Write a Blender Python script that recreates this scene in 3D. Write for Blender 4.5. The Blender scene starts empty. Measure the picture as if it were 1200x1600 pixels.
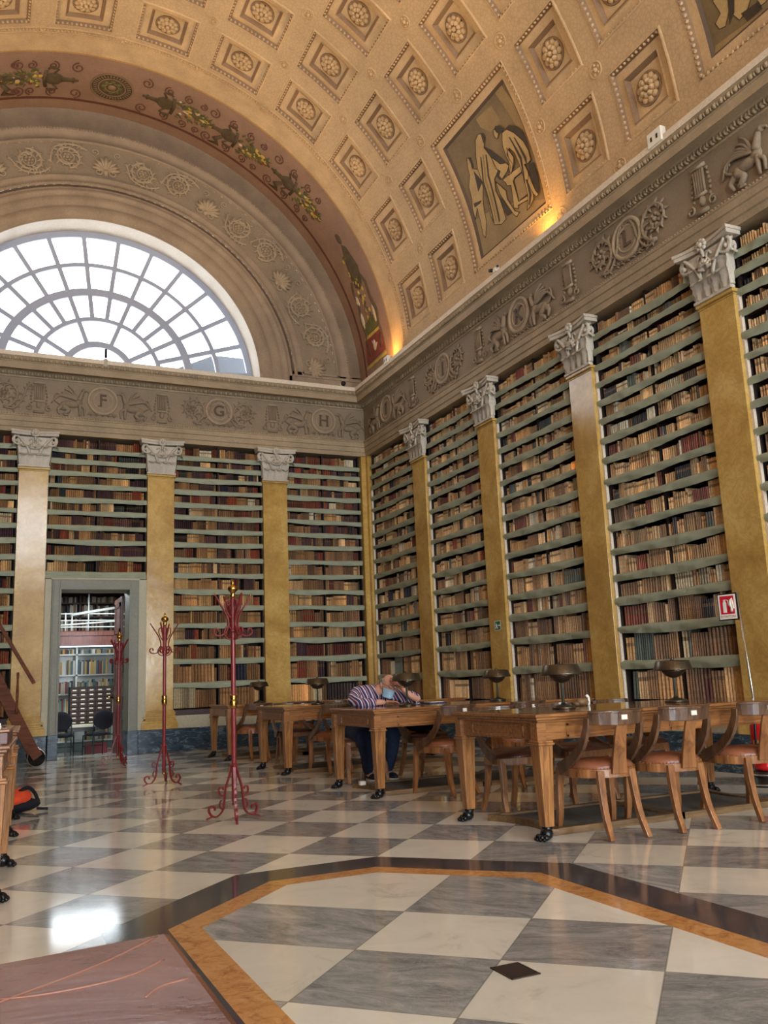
import bpy, math, random
from math import sin, cos, pi, radians as R, hypot, atan2, sqrt, floor as fl
from mathutils import Vector, Matrix
random.seed(7)
SC = bpy.context.scene
COL = SC.collection
# ---------------------------------------------------------------- camera
EYE = 1.05
yaw, pit, rol = .433967, .1906255, -.041027
FW = Vector((sin(yaw)*cos(pit), cos(yaw)*cos(pit), sin(pit)))
r0 = Vector((cos(yaw), -sin(yaw), 0)); u0 = r0.cross(FW)
RT = cos(rol)*r0 + sin(rol)*u0; UP = -sin(rol)*r0 + cos(rol)*u0
cd = bpy.data.cameras.new('camera'); cam = bpy.data.objects.new('camera', cd); COL.objects.link(cam)
cd.sensor_fit = 'HORIZONTAL'; cd.sensor_width = 36; cd.lens = 36*1367.41/1200
cd.clip_start = .05; cd.clip_end = 200
M = Matrix((RT, UP, -FW)).transposed().to_4x4(); M.translation = (0, 0, EYE); cam.matrix_world = M
SC.camera = cam
def proj(p):
    v = Vector(p) - Vector((0, 0, EYE)); d = v.dot(FW)
    if d < .05: return (-9999, -9999, d)
    return (600+1367.41*v.dot(RT)/d, 800-1367.41*v.dot(UP)/d, d)
# ---------------------------------------------------------------- room numbers (metres)
L = 15.855      # end wall face
W = 6.977       # right wall face
XC = 1.80       # room axis
BACK = -9.0
VX, VR, VZ = 1.82, 5.15, 6.90      # barrel vault
TH0, DTH = 90.45-5.5*14.53, 14.53
CY0, DCY = 13.16, 1.225
# ---------------------------------------------------------------- materials
MATS = {}
def lin(c):
    return tuple(((x/255)/12.92 if x/255 <= .04045 else ((x/255+.055)/1.055)**2.4) for x in c)
class NT:
    def __init__(s, name):
        m = bpy.data.materials.new(name); m.use_nodes = True; s.m = m; s.t = m.node_tree; s.n = s.t.nodes
        s.b = s.n['Principled BSDF']; MATS[name] = m
    def add(s, ty, **k):
        n = s.n.new(ty)
        for a, v in k.items():
            if a.startswith('i_'):
                n.inputs[a[2:].replace('_', ' ')].default_value = v
            elif a.startswith('n_'): n.inputs[int(a[2:])].default_value = v
            else: setattr(n, a, v)
        return n
    def lk(s, a, b): s.t.links.new(a, b)
    def math(s, op, a, b=None, c=None):
        n = s.n.new('ShaderNodeMath'); n.operation = op
        for i, v in enumerate((a, b, c)):
            if v is None: continue
            if isinstance(v, (int, float)): n.inputs[i].default_value = v
            else: s.lk(v, n.inputs[i])
        return n.outputs[0]
    def mix(s, f, a, b, bt='MIX'):
        n = s.n.new('ShaderNodeMix'); n.data_type = 'RGBA'; n.blend_type = bt
        for i, v in ((0, f), (6, a), (7, b)):
            if isinstance(v, (int, float)): n.inputs[i].default_value = v
            elif isinstance(v, tuple): n.inputs[i].default_value = (*v[:3], 1)
            else: s.lk(v, n.inputs[i])
        return n.outputs[2]
    def coord(s, kind='Object', scale=(1, 1, 1), rot=(0, 0, 0), loc=(0, 0, 0)):
        mp = s.n.new('ShaderNodeMapping')
        mp.inputs['Scale'].default_value = scale; mp.inputs['Rotation'].default_value = rot; mp.inputs['Location'].default_value = loc
        if kind == 'World':
            g = s.n.new('ShaderNodeNewGeometry'); s.lk(g.outputs['Position'], mp.inputs[0])
        else:
            g = s.n.new('ShaderNodeTexCoord'); s.lk(g.outputs[kind], mp.inputs[0])
        return mp.outputs[0]
    def noise(s, co, sc=5, det=4, rough=.5, dist=0):
        n = s.n.new('ShaderNodeTexNoise'); n.inputs['Scale'].default_value = sc; n.inputs['Detail'].default_value = det
        n.inputs['Roughness'].default_value = rough; n.inputs['Distortion'].default_value = dist
        if co is not None: s.lk(co, n.inputs['Vector'])
        return n.outputs[0]
    def ramp(s, f, pts):
        n = s.n.new('ShaderNodeValToRGB'); e = n.color_ramp.elements
        while len(e) < len(pts): e.new(.5)
        for x, (p, c) in zip(e, pts):
            x.position = p; x.color = (*c[:3], 1) if isinstance(c, tuple) else (c, c, c, 1)
        s.lk(f, n.inputs[0]); return n.outputs[0]
    def bump(s, h, st=.3, d=.01):
        n = s.n.new('ShaderNodeBump'); n.inputs['Strength'].default_value = st; n.inputs['Distance'].default_value = d
        s.lk(h, n.inputs['Height']); s.lk(n.outputs[0], s.b.inputs['Normal'])
    def base(s, c):
        if isinstance(c, tuple): s.b.inputs['Base Color'].default_value = (*c[:3], 1)
        else: s.lk(c, s.b.inputs['Base Color'])
    def ro(s, r, metal=0, spec=None):
        if isinstance(r, (int, float)): s.b.inputs['Roughness'].default_value = r
        else: s.lk(r, s.b.inputs['Roughness'])
        s.b.inputs['Metallic'].default_value = metal
        if spec is not None: s.b.inputs['Specular IOR Level'].default_value = spec
def plaster(name, c, amt=.18, rough=.75, sc=2.2, fine=40):
    t = NT(name); co = t.coord('World')
    n1 = t.noise(co, sc, 5, .6); n2 = t.noise(co, fine, 3, .6)
    d = tuple(x*(1-amt) for x in c); l = tuple(min(1, x*(1+amt)) for x in c)
    a = t.ramp(n1, [(.3, d), (.7, l)])
    b = t.ramp(n2, [(.3, .86), (.7, 1.08)])
    t.base(t.mix(1, a, b, 'MULTIPLY')); t.ro(rough); t.bump(n2, .15, .004); return t.m
VAULT = lin((196, 166, 124)); STONE = lin((164, 144, 114)); FRZ = lin((142, 124, 100))
plaster('vault_plaster', VAULT)
plaster('cornice_plaster', STONE)
plaster('relief_plaster', FRZ, .12)
plaster('relief_light', lin((166, 146, 118)), .12)
plaster('relief_dark', lin((92, 74, 58)), .15)
plaster('lunette_plaster', lin((150, 130, 106)))
plaster('capital_plaster', lin((196, 186, 168)), .12, .6)
plaster('cream_wall', lin((190, 184, 160)), .08)
plaster('white_trim', lin((222, 208, 186)), .08)
plaster('door_casing', lin((128, 128, 112)), .08, .5)
plaster('garland_ground', lin((146, 116, 96)), .15)
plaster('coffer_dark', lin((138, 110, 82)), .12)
plaster('gold_line', lin((176, 138, 76)), .12)
plaster('red_line', lin((96, 56, 44)), .12)
plaster('painting_ground', lin((122, 102, 68)), .3, .7, 1.2)
plaster('painting_light', lin((180, 152, 100)), .2, .7)
plaster('painting_mid', lin((148, 124, 80)), .2, .7)
plaster('painting_dark', lin((62, 50, 32)), .2, .7)
plaster('reveal_white', lin((190, 180, 164)), .06)
def ribmat():
    t = NT('vault_rib'); co = t.coord('World')
    n1 = t.noise(co, 2.2, 5, .6)
    a = t.ramp(n1, [(.3, tuple(x*.84 for x in VAULT)), (.7, VAULT)])
    w = t.add('ShaderNodeTexVoronoi', feature='DISTANCE_TO_EDGE'); w.inputs['Scale'].default_value = 17
    t.lk(co, w.inputs['Vector'])
    l = t.ramp(w.outputs[0], [(.02, .84), (.12, 1.0)])
    t.base(t.mix(1, a, l, 'MULTIPLY')); t.ro(.75); t.bump(w.outputs[0], .4, .012)
ribmat()
def marble_yellow():
    t = NT('yellow_marble'); co = t.coord('World')
    n = t.noise(co, 1.6, 8, .62, .6); n2 = t.noise(co, 7, 8, .7, 1.2)
    a = t.ramp(n, [(.25, lin((166, 126, 64))), (.5, lin((200, 162, 88))), (.75, lin((220, 188, 116)))])
    v = t.ramp(n2, [(.44, 1.0), (.5, .78), (.56, 1.0)])
    t.base(t.mix(.8, a, v, 'MULTIPLY')); t.ro(.17, 0, .4); t.bump(t.noise(co, 3.5, 2, .5), .35, .012)
marble_yellow()
def marble_blue():
    t = NT('blue_marble'); co = t.coord('World', (1, 1, 3))
    n2 = t.noise(co, 5, 8, .7, 1.5)
    t.base(t.ramp(n2, [(.35, lin((34, 48, 62))), (.56, lin((62, 82, 98))), (.62, lin((130, 146, 150))), (.67, lin((56, 74, 90)))])); t.ro(.2)
marble_blue()
def wood(name, c, c2, rough=.3, sc=(1.2, 14, 14), coat=.0, spec=.5):
    t = NT(name); co = t.coord('Object', sc)
    n = t.noise(co, 2.6, 6, .6, .8); n2 = t.noise(co, 14, 3, .5)
    a = t.ramp(n, [(.3, c2), (.62, c)])
    t.base(t.mix(.5, a, t.ramp(n2, [(.3, .7), (.7, 1.1)]), 'MULTIPLY')); t.ro(rough, 0, spec)
    t.b.inputs['Coat Weight'].default_value = coat; t.b.inputs['Coat Roughness'].default_value = .1
    t.bump(n2, .08, .002)
wood('table_wood', lin((168, 114, 64)), lin((102, 62, 34)), .28)
wood('table_leg_wood', lin((174, 120, 68)), lin((106, 66, 36)), .28, (14, 14, 1.2))
wood('table_top_wood', lin((130, 84, 48)), lin((78, 46, 24)), .12, (1.2, 12, 12), .6)
wood('chair_wood', lin((166, 112, 66)), lin((104, 62, 34)), .28, (9, 9, 1.6), .3)
wood('chair_dark_wood', lin((112, 80, 56)), lin((62, 42, 30)), .3, (9, 9, 1.6), .3)
wood('red_wood', lin((112, 66, 56)), lin((66, 34, 30)), .35, (14, 14, 1.2))
wood('dark_wood', lin((116, 68, 44)), lin((70, 40, 26)), .6, spec=.15)
wood('shelf_wood', lin((72, 44, 38)), lin((44, 26, 24)), .5)
wood('platform_wood', lin((136, 106, 70)), lin((92, 68, 42)), .5)
def simple(name, c, rough=.5, metal=0, var=.0, sc=8, coat=0, bump=0, bsc=60):
    t = NT(name)
    if var:
        n = t.noise(t.coord('Object'), sc, 5, .6)
        t.base(t.ramp(n, [(.3, tuple(x*(1-var) for x in c)), (.7, tuple(min(1, x*(1+var)) for x in c))]))
    else: t.base(c)
    if bump: t.bump(t.noise(t.coord('Object'), bsc, 3, .6), bump, .004)
    t.ro(rough, metal); t.b.inputs['Coat Weight'].default_value = coat; return t
simple('cloth_green', lin((154, 160, 136)), .85, 0, .1, 5, 0, .3, 30)
simple('shelf_dark', lin((40, 26, 20)), .7)
simple('bronze', lin((92, 82, 68)), .3, .8, .15)
simple('lamp_green', lin((88, 96, 84)), .4, .4, .1)
simple('black_iron', lin((24, 24, 26)), .25, .3, .2, 20)
simple('red_iron', lin((120, 38, 40)), .32, .1, .15)
simple('brass', lin((196, 156, 84)), .2, 1)
simple('white_plastic', lin((232, 228, 214)), .4)
simple('paper', lin((230, 222, 200)), .7, 0, .05)
simple('black_plastic', lin((16, 16, 20)), .4)
simple('black_fabric', lin((16, 17, 28)), .9, 0, .2)
simple('carpet_grey', lin((96, 90, 80)), .95, 0, .12, 30, 0, .4, 200)
simple('muntin', lin((156, 164, 182)), .5)
simple('red_gloss', lin((200, 24, 28)), .22, 0, 0, 8, .5)
simple('sign_red', lin((196, 22, 48)), .5)
simple('box_red', lin((110, 20, 30)), .5)
simple('sign_green', lin((20, 110, 74)), .5)
simple('steel', lin((200, 196, 186)), .25, .9)
simple('skin', lin((206, 150, 124)), .55, 0, .08, 12)
simple('skin_tan', lin((176, 116, 92)), .55, 0, .08, 12)
simple('hair_grey', lin((128, 120, 112)), .8, 0, .2, 60)
simple('mask_blue', lin((172, 212, 236)), .8, 0, .05)
simple('jeans', lin((34, 46, 74)), .9, 0, .2, 30)
simple('shoe_black', lin((28, 28, 34)), .6)
simple('orange_fabric', lin((222, 74, 34)), .8, 0, .15, 12)
simple('far_white', lin((206, 210, 206)), .5)
simple('far_green', lin((150, 168, 160)), .5)
simple('roof_dark', lin((44, 48, 54)), .8, 0, .15)
simple('g_leaf', lin((94, 92, 48)), .8, 0, .3, 9)
simple('g_fruit', lin((188, 160, 70)), .8, 0, .25, 9)
simple('g_red', lin((124, 58, 44)), .8, 0, .25, 9)
simple('g_pink', lin((106, 68, 56)), .8, 0, .2, 9)
simple('g_urn', lin((86, 72, 50)), .8, 0, .25, 9)
simple('g_white', lin((196, 176, 148)), .8, 0, .2, 9)
def leather(name, c, c2, rough=.32):
    t = NT(name); co = t.coord('Object'); n = t.noise(co, 6, 5, .6, .4)
    t.base(t.ramp(n, [(.3, c2), (.7, c)])); t.ro(rough); t.bump(t.noise(co, 90, 3, .6), .2, .002)
leather('leather_seat', lin((156, 98, 68)), lin((116, 68, 48)))
leather('leather_dark', lin((112, 66, 52)), lin((78, 44, 36)))
def leather_top():
    t = NT('leather_top'); co = t.coord('Object')
    n = t.noise(co, 3, 6, .6, .5); n2 = t.noise(co, 9, 8, .75, 1.4)
    a = t.ramp(n, [(.3, lin((98, 56, 44))), (.7, lin((138, 86, 66)))])
    s = t.ramp(n2, [(.495, 0.0), (.5, .12), (.505, 0.0)])
    t.base(t.mix(s, a, lin((200, 160, 140)))); t.ro(t.ramp(n, [(.3, .14), (.7, .3)]), 0, .6); t.bump(n, .3, .01)
leather_top()
simple('leather_crease', lin((152, 104, 86)), .4)
def shirt():
    t = NT('striped_shirt'); co = t.coord('Object')
    sep = t.add('ShaderNodeSeparateXYZ'); t.lk(co, sep.inputs[0])
    n = t.noise(co, 5, 2, .5)
    x = t.math('ADD', t.math('MULTIPLY', sep.outputs[0], 1.0), t.math('MULTIPLY', sep.outputs[2], .45))
    x = t.math('ADD', x, t.math('MULTIPLY', n, .05))
    f = t.math('FRACT', t.math('MULTIPLY', x, 17))
    c = t.ramp(f, [(0, lin((48, 44, 88))), (.34, lin((48, 44, 88))), (.36, lin((214, 204, 212))), (.56, lin((214, 204, 212))), (.58, lin((52, 40, 80))), (.72, lin((52, 40, 80))), (.74, lin((150, 50, 70))), (.84, lin((150, 50, 70))), (.86, lin((214, 204, 212))), (.99, lin((48, 44, 88)))])
    t.n[-1] if False else None
    t.base(c); t.ro(.85)
shirt()
def glassmat():
    t = NT('window_glass'); t.n.remove(t.b)
    tr = t.add('ShaderNodeBsdfTransparent'); gl = t.add('ShaderNodeBsdfGlossy', i_Roughness=.05)
    mx = t.add('ShaderNodeMixShader'); mx.inputs[0].default_value = .06
    tr.inputs[0].default_value = (.95, .97, 1, 1)
    t.lk(tr.outputs[0], mx.inputs[1]); t.lk(gl.outputs[0], mx.inputs[2])
    t.lk(mx.outputs[0], t.n['Material Output'].inputs[0])
glassmat()
def emis(name, c, st):
    t = NT(name); t.b.inputs['Emission Color'].default_value = (*c, 1); t.b.inputs['Emission Strength'].default_value = st; t.base(c)
emis('strip_light', (.85, .95, 1), 2.2)
emis('bulb_warm', (1, .6, .25), 6)
def bookmat():
    t = NT('book_cover')
    at = t.add('ShaderNodeAttribute', attribute_name='col'); sd = t.add('ShaderNodeAttribute', attribute_name='seed')
    uv = t.add('ShaderNodeUVMap', uv_map='UVMap'); sp = t.add('ShaderNodeSeparateXYZ'); t.lk(uv.outputs[0], sp.inputs[0])
    v = sp.outputs[1]; s = sd.outputs['Fac']
    nb = t.math('ADD', 4, t.math('FLOOR', t.math('MULTIPLY', s, 3)))
    f = t.math('FRACT', t.math('MULTIPLY', v, nb))
    b = t.ramp(f, [(0, 1.5), (.08, 1.3), (.11, .38), (.2, .95), (.88, .95), (.97, .38)])
    on = t.math('GREATER_THAN', t.math('FRACT', t.math('MULTIPLY', s, 7.3)), .25)
    c = t.mix(t.math('MULTIPLY', on, .9), at.outputs['Color'], t.mix(1, at.outputs['Color'], b, 'MULTIPLY'))
    # title patch
    p1 = t.math('GREATER_THAN', v, .66); p2 = t.math('LESS_THAN', v, .8)
    pp = t.math('MULTIPLY', t.math('MULTIPLY', p1, p2), t.math('GREATER_THAN', t.math('FRACT', t.math('MULTIPLY', s, 3.7)), .55))
    c = t.mix(t.math('MULTIPLY', pp, .75), c, lin((70, 34, 24)))
    ln = t.math('GREATER_THAN', t.math('FRACT', t.math('MULTIPLY', v, 34)), .6)
    c = t.mix(t.math('MULTIPLY', t.math('MULTIPLY', pp, ln), .5), c, lin((190, 150, 90)))
    n = t.noise(t.coord('World'), 30, 4, .7)
    c = t.mix(1, c, t.ramp(n, [(.3, .8), (.7, 1.3)]), 'MULTIPLY')
    t.base(c); t.ro(.5); t.bump(f, .0, .0)
bookmat()
def floormat():
    t = NT('marble_floor')
    g = t.add('ShaderNodeNewGeometry'); sp = t.add('ShaderNodeSeparateXYZ'); t.lk(g.outputs['Position'], sp.inputs[0])
    x, y = sp.outputs[0], sp.outputs[1]; P = .594
    a = t.math('MULTIPLY', t.math('SUBTRACT', x, y), 1/sqrt(2)); b = t.math('MULTIPLY', t.math('ADD', x, y), 1/sqrt(2))
    A = t.math('DIVIDE', t.math('ADD', a, .285), P); B = t.math('DIVIDE', t.math('SUBTRACT', b, 3.475), P)
    X = t.math('ABSOLUTE', t.math('SUBTRACT', x, 1.81)); Y = t.math('ABSOLUTE', t.math('SUBTRACT', y, 2.2))
    d1 = t.math('SUBTRACT', X, 1.27); d2 = t.math('SUBTRACT', Y, 2.98)
    d3 = t.math('SUBTRACT', t.math('MULTIPLY', t.math('ADD', X, Y), 1/sqrt(2)), (1.27+2.145)/sqrt(2))
    d = t.math('MAXIMUM', t.math('MAXIMUM', d1, d2), d3)
    isi = t.math('LESS_THAN', d, -.415)
    A = t.math('ADD', A, t.math('MULTIPLY', isi, t.math('SUBTRACT', t.math('MAXIMUM', A, -2.98), A)))
    B = t.math('ADD', B, t.math('MULTIPLY', isi, t.math('SUBTRACT', t.math('MINIMUM', B, 1.98), B)))
    ia, ib = t.math('FLOOR', A), t.math('FLOOR', B)
    par = t.math('MODULO', t.math('ABSOLUTE', t.math('ADD', ia, ib)), 2)   # white when even (a=-1,b=-1)
    fa, fb = t.math('FRACT', A), t.math('FRACT', B)
    ed = t.math('MINIMUM', t.math('MINIMUM', fa, t.math('SUBTRACT', 1, fa)), t.math('MINIMUM', fb, t.math('SUBTRACT', 1, fb)))
    joint = t.math('LESS_THAN', ed, .005)
    cmb = t.add('ShaderNodeCombineXYZ'); t.lk(ia, cmb.inputs[0]); t.lk(ib, cmb.inputs[1])
    wn = t.add('ShaderNodeTexWhiteNoise'); t.lk(cmb.outputs[0], wn.inputs[0])
    # per tile shifted + rotated coordinates
    vr = t.add('ShaderNodeVectorRotate', rotation_type='Z_AXIS'); t.lk(g.outputs['Position'], vr.inputs['Vector'])
    t.lk(t.math('ADD', t.math('MULTIPLY', wn.outputs['Value'], 1.3), .2), vr.inputs['Angle'])
    va = t.add('ShaderNodeVectorMath', operation='MULTIPLY_ADD'); t.lk(wn.outputs['Color'], va.inputs[0]); va.inputs[1].default_value = (30, 30, 30); t.lk(vr.outputs[0], va.inputs[2])
    mp = t.add('ShaderNodeMapping'); mp.inputs['Scale'].default_value = (1.3, 3.2, 1); t.lk(va.outputs[0], mp.inputs[0])
    n1 = t.noise(mp.outputs[0], 1.9, 10, .72, 1.6); nv = t.noise(mp.outputs[0], 2.6, 8, .7, 2.2); n2 = t.noise(va.outputs[0], 3.0, 8, .7, .8)
    grey = t.ramp(n1, [(.28, lin((96, 98, 102))), (.42, lin((134, 136, 138))), (.56, lin((162, 164, 164))), (.72, lin((194, 194, 192)))])
    grey = t.mix(t.ramp(nv, [(.49, 0.0), (.505, .45), (.52, 0.0)]), grey, lin((206, 204, 200)))
    white = t.ramp(n2, [(.3, lin((204, 202, 190))), (.42, lin((230, 228, 216))), (.6, lin((238, 236, 224)))])
    tone = t.ramp(wn.outputs['Value'], [(0, .86), (1, 1.06)])
    tile = t.mix(par, white, grey)
    tile = t.mix(1, tile, tone, 'MULTIPLY')
    # octagon bands
    n3 = t.noise(t.coord('World', (2, 2, 2)), 6, 9, .75, 1.5)
    dark = t.ramp(n3, [(.3, lin((50, 52, 58))), (.55, lin((70, 72, 80))), (.66, lin((88, 88, 94))), (.7, lin((150, 150, 150)))])
    org = t.ramp(n3, [(.3, lin((150, 92, 52))), (.5, lin((202, 146, 88))), (.7, lin((214, 168, 110)))])
    isb = t.math('LESS_THAN', d, 0); iso = t.math('LESS_THAN', d, -.275)
    c = t.mix(t.math('MULTIPLY', joint, .55), tile, lin((90, 86, 78)))
    c1 = t.mix(isb, c, dark); c2 = t.mix(iso, c1, org); c3 = t.mix(isi, c2, c)
    t.base(c3)
    t.ro(t.ramp(t.noise(t.coord('World'), 1.3, 4, .6), [(.3, .07), (.7, .13)])); t.b.inputs['Specular IOR Level'].default_value = .7
floormat()
# ---------------------------------------------------------------- mesh helpers
class MB:
    """collects shapes and links them as one mesh object"""
    def __init__(s): s.v = []; s.f = []; s.m = []; s.cm = 0; s.mats = []; s.sm = []
    def mat(s, name):
        if name not in s.mats: s.mats.append(name)
        s.cm = s.mats.index(name); return s
    def add(s, vs, fs, sm=False):
        o = len(s.v); s.v += [tuple(x) for x in vs]
        for f in fs: s.f.append(tuple(i+o for i in f)); s.m.append(s.cm); s.sm.append(sm)
    def box(s, x0, x1, y0, y1, z0, z1, tf=None):
        v = [(x, y, z) for z in (z0, z1) for y in (y0, y1) for x in (x0, x1)]
        if tf: v = [tf(*p) for p in v]
        s.add(v, [(0, 2, 3, 1), (4, 5, 7, 6), (0, 1, 5, 4), (2, 6, 7, 3), (0, 4, 6, 2), (1, 3, 7, 5)])
    def frustum(s, c0, w0, d0, z0, c1, w1, d1, z1):
        v = [(c0[0]+a*w0/2, c0[1]+b*d0/2, z0) for a, b in ((-1, -1), (1, -1), (1, 1), (-1, 1))] + [(c1[0]+a*w1/2, c1[1]+b*d1/2, z1) for a, b in ((-1, -1), (1, -1), (1, 1), (-1, 1))]
        s.add(v, [(3, 2, 1, 0), (4, 5, 6, 7)]+[(i, (i+1) % 4, (i+1) % 4+4, i+4) for i in range(4)])
    def lathe(s, prof, c=(0, 0, 0), n=20, tf=None, sm=True):
        vs = []
        for r, z in prof:
            for k in range(n):
                a = 2*pi*k/n; p = (c[0]+r*cos(a), c[1]+r*sin(a), c[2]+z); vs.append(tf(*p) if tf else p)
        fs = []
        for i in range(len(prof)-1):
            for k in range(n):
                a = i*n+k; b = i*n+(k+1) % n; fs.append((a, b, b+n, a+n))
        if prof[0][0] > 1e-5: fs.append(tuple(range(n))[::-1])
        if prof[-1][0] > 1e-5: fs.append(tuple(range((len(prof)-1)*n, len(prof)*n)))
        s.add(vs, fs, sm)
    def tube(s, path, rad, n=8, flat=1.0, tf=None, cap=True, upv=None):
        P = [Vector(p) for p in path]; m = len(P)
        rs = rad if isinstance(rad, (list, tuple)) else [rad]*m
        vs = []; prev = None
        for i, p in enumerate(P):
            t = (P[min(i+1, m-1)]-P[max(i-1, 0)])
            t = t.normalized() if t.length > 1e-9 else Vector((0, 0, 1))
            ref = Vector(upv) if upv else (prev if prev else (Vector((0, 0, 1)) if abs(t.z) < .9 else Vector((1, 0, 0))))
            b = ref - t*ref.dot(t)
            if b.length < 1e-6: b = t.orthogonal()
            b.normalize(); c = t.cross(b); prev = b
            for k in range(n):
                a = 2*pi*k/n; q = p + rs[i]*(cos(a)*b*flat + sin(a)*c); vs.append(tf(*q) if tf else tuple(q))
        fs = [(i*n+k, i*n+(k+1) % n, (i+1)*n+(k+1) % n, (i+1)*n+k) for i in range(m-1) for k in range(n)]
        if cap: fs += [tuple(range(n))[::-1], tuple(range((m-1)*n, m*n))]
        s.add(vs, fs, True)
    def bar(s, path, w, t, wdir, tf=None):
        """flat bar: width w along wdir (vector or list), thickness t"""
        P = [Vector(p) for p in path]; m = len(P); vs = []
        for i, p in enumerate(P):
            tg = (P[min(i+1, m-1)]-P[max(i-1, 0)]).normalized()
            wd = Vector(wdir[i] if isinstance(wdir, list) else wdir); wd = (wd-tg*wd.dot(tg)).normalized(); nn = tg.cross(wd)
            ww = w[i] if isinstance(w, (list, tuple)) else w; tt = t[i] if isinstance(t, (list, tuple)) else t
            for a, b in ((-1, -1), (1, -1), (1, 1), (-1, 1)):
                q = p+wd*a*ww/2+nn*b*tt/2; vs.append(tf(*q) if tf else tuple(q))
        fs = [(i*4+k, i*4+(k+1) % 4, i*4+4+(k+1) % 4, i*4+4+k) for i in range(m-1) for k in range(4)]
        s.add(vs, fs+[(3, 2, 1, 0), tuple(range(m*4-4, m*4))])
    def ball(s, c, r, n=10, k=6, tf=None, half=False):
        rr = r if isinstance(r, (list, tuple)) else (r, r, r); vs = []; fs = []
        t0 = 0 if not half else 0
        for i in range(k+1):
            th = pi*i/k if not half else (pi/2)*i/k
            for j in range(n):
                a = 2*pi*j/n; p = (c[0]+rr[0]*sin(th)*cos(a), c[1]+rr[1]*sin(th)*sin(a), c[2]+rr[2]*cos(th)); vs.append(tf(*p) if tf else p)
        for i in range(k):
            for j in range(n): a = i*n+j; b = i*n+(j+1) % n; fs.append((a, a+n, b+n, b))
        s.add(vs, fs, True)
    def prism(s, poly, z0, z1, tf=None):
        n = len(poly); v = [(x, y, z0) for x, y in poly]+[(x, y, z1) for x, y in poly]
        if tf: v = [tf(*p) for p in v]
        s.add(v, [tuple(range(n))[::-1], tuple(range(n, 2*n))]+[(i, (i+1) % n, (i+1) % n+n, i+n) for i in range(n)])
    def grid(s, fn, nu, nv, sm=False):
        vs = [fn(i/nu, j/nv) for j in range(nv+1) for i in range(nu+1)]
        s.add(vs, [(j*(nu+1)+i, j*(nu+1)+i+1, (j+1)*(nu+1)+i+1, (j+1)*(nu+1)+i) for j in range(nv) for i in range(nu)], sm)
    def build(s, name, parent=None, loc=None, bevel=0, recalc=True):
        me = bpy.data.meshes.new(name); me.from_pydata(s.v, [], s.f)
        for n in s.mats: me.materials.append(MATS[n])
        me.polygons.foreach_set('material_index', s.m); me.polygons.foreach_set('use_smooth', s.sm); me.update()
        if recalc and len(s.f) < 60000:
            import bmesh
            bm = bmesh.new(); bm.from_mesh(me); bmesh.ops.recalc_face_normals(bm, faces=bm.faces); bm.to_mesh(me); bm.free()
        o = bpy.data.objects.new(name, me); COL.objects.link(o)
        if parent: o.parent = parent
        if loc: o.location = loc
        if bevel:
            b = o.modifiers.new('bevel', 'BEVEL'); b.width = bevel; b.segments = 2; b.limit_method = 'ANGLE'
        return o
def tag(o, label=None, cat=None, group=None, kind=None):
    if label: o['label'] = label
    if cat: o['category'] = cat
    if group: o['group'] = group
    if kind: o['kind'] = kind
    return o
def empty(name, loc=(0, 0, 0), rz=0):
    o = bpy.data.objects.new(name, None); COL.objects.link(o); o.location = loc; o.rotation_euler = (0, 0, rz); o.empty_display_size = .1; return o
def copy_tree(o, parent=None):
    c = o.copy(); COL.objects.link(c)
    if parent: c.parent = parent
    for ch in list(o.children): copy_tree(ch, c)
    return c
def smoothpath(pts, n=6):
    """Catmull-Rom through pts"""
    P = [Vector(p) for p in pts]; P = [2*P[0]-P[1]]+P+[2*P[-1]-P[-2]]; out = []
    for i in range(1, len(P)-2):
        for k in range(n):
            t = k/n; a, b, c, d = P[i-1:i+3]
            out.append(.5*((2*b)+(-a+c)*t+(2*a-5*b+4*c-d)*t*t+(-a+3*b-3*c+d)*t**3))
    out.append(P[-2]); return out
# ---------------------------------------------------------------- wall frames: (t along wall, z up, n into the room)
def tfR(t, z, n): return (W-n, t, z)
def tfE(t, z, n): return (t, L-n, z)
XL = 2*XC-W
def vp(th, y, h=0.): a = R(th); return (VX+(VR+h)*cos(a), y, VZ+(VR+h)*sin(a))
BZ = [5.28, 5.08, 4.86, 4.63, 4.385, 4.15, 3.89, 3.64, 3.355, 3.07, 2.775, 2.475, 2.16, 1.87, 1.52, 1.11, .70]
PW = .24
PIL_E = [.71, 2.88, 5.05]; PIL_R = [13.52, 11.20, 8.80, 6.43]
BAYS = [('E', -1.25, .47, 0), ('E', .95, 2.64, 10), ('E', 3.12, 4.81, 0), ('E', 5.29, 6.86, 0),
        ('R', 13.76, 15.74, 0), ('R', 11.44, 13.28, 0), ('R', 9.04, 10.96, 0), ('R', 6.67, 8.56, 0), ('R', 4.29, 6.19, 0)]
DX0, DX1, DTOP = 1.21, 2.33, 2.795
# ---------------------------------------------------------------- floor
m = MB().mat('marble_floor'); m.box(XL-.6, W+.6, BACK-.3, L+.62, -.12, 0); tag(m.build('floor'), kind='structure')
# ---------------------------------------------------------------- structure walls
m = MB().mat('cream_wall'); m.box(W+.46, W+.7, BACK-.3, L+1.2, 0, 5.6); m.box(W+.02, W+.46, BACK-.3, 4.25, 0, 5.6)
m.box(W+.01, W+.46, 4.25, L+.4, .0, .6)
tag(m.build('wall_right'), kind='structure')
m = MB().mat('cream_wall')
m.box(XL-.6, 1.05, L+.46, L+.6, 0, 5.6); m.box(2.515, W+.46, L+.46, L+.6, 0, 5.6); m.box(1.05, 2.515, L+.46, L+.6, 2.97, 5.6)
m.box(XL-.6, 1.045, L+.01, L+.46, 0, .6); m.box(2.515, W+.02, L+.01, L+.46, 0, .6)
tag(m.build('wall_end'), kind='structure')
m = MB().mat('shelf_wood'); m.box(XL-.6, XL, BACK-.3, L+.6, 0, 5.6)
tag(m.build('wall_left'), kind='structure')
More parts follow.
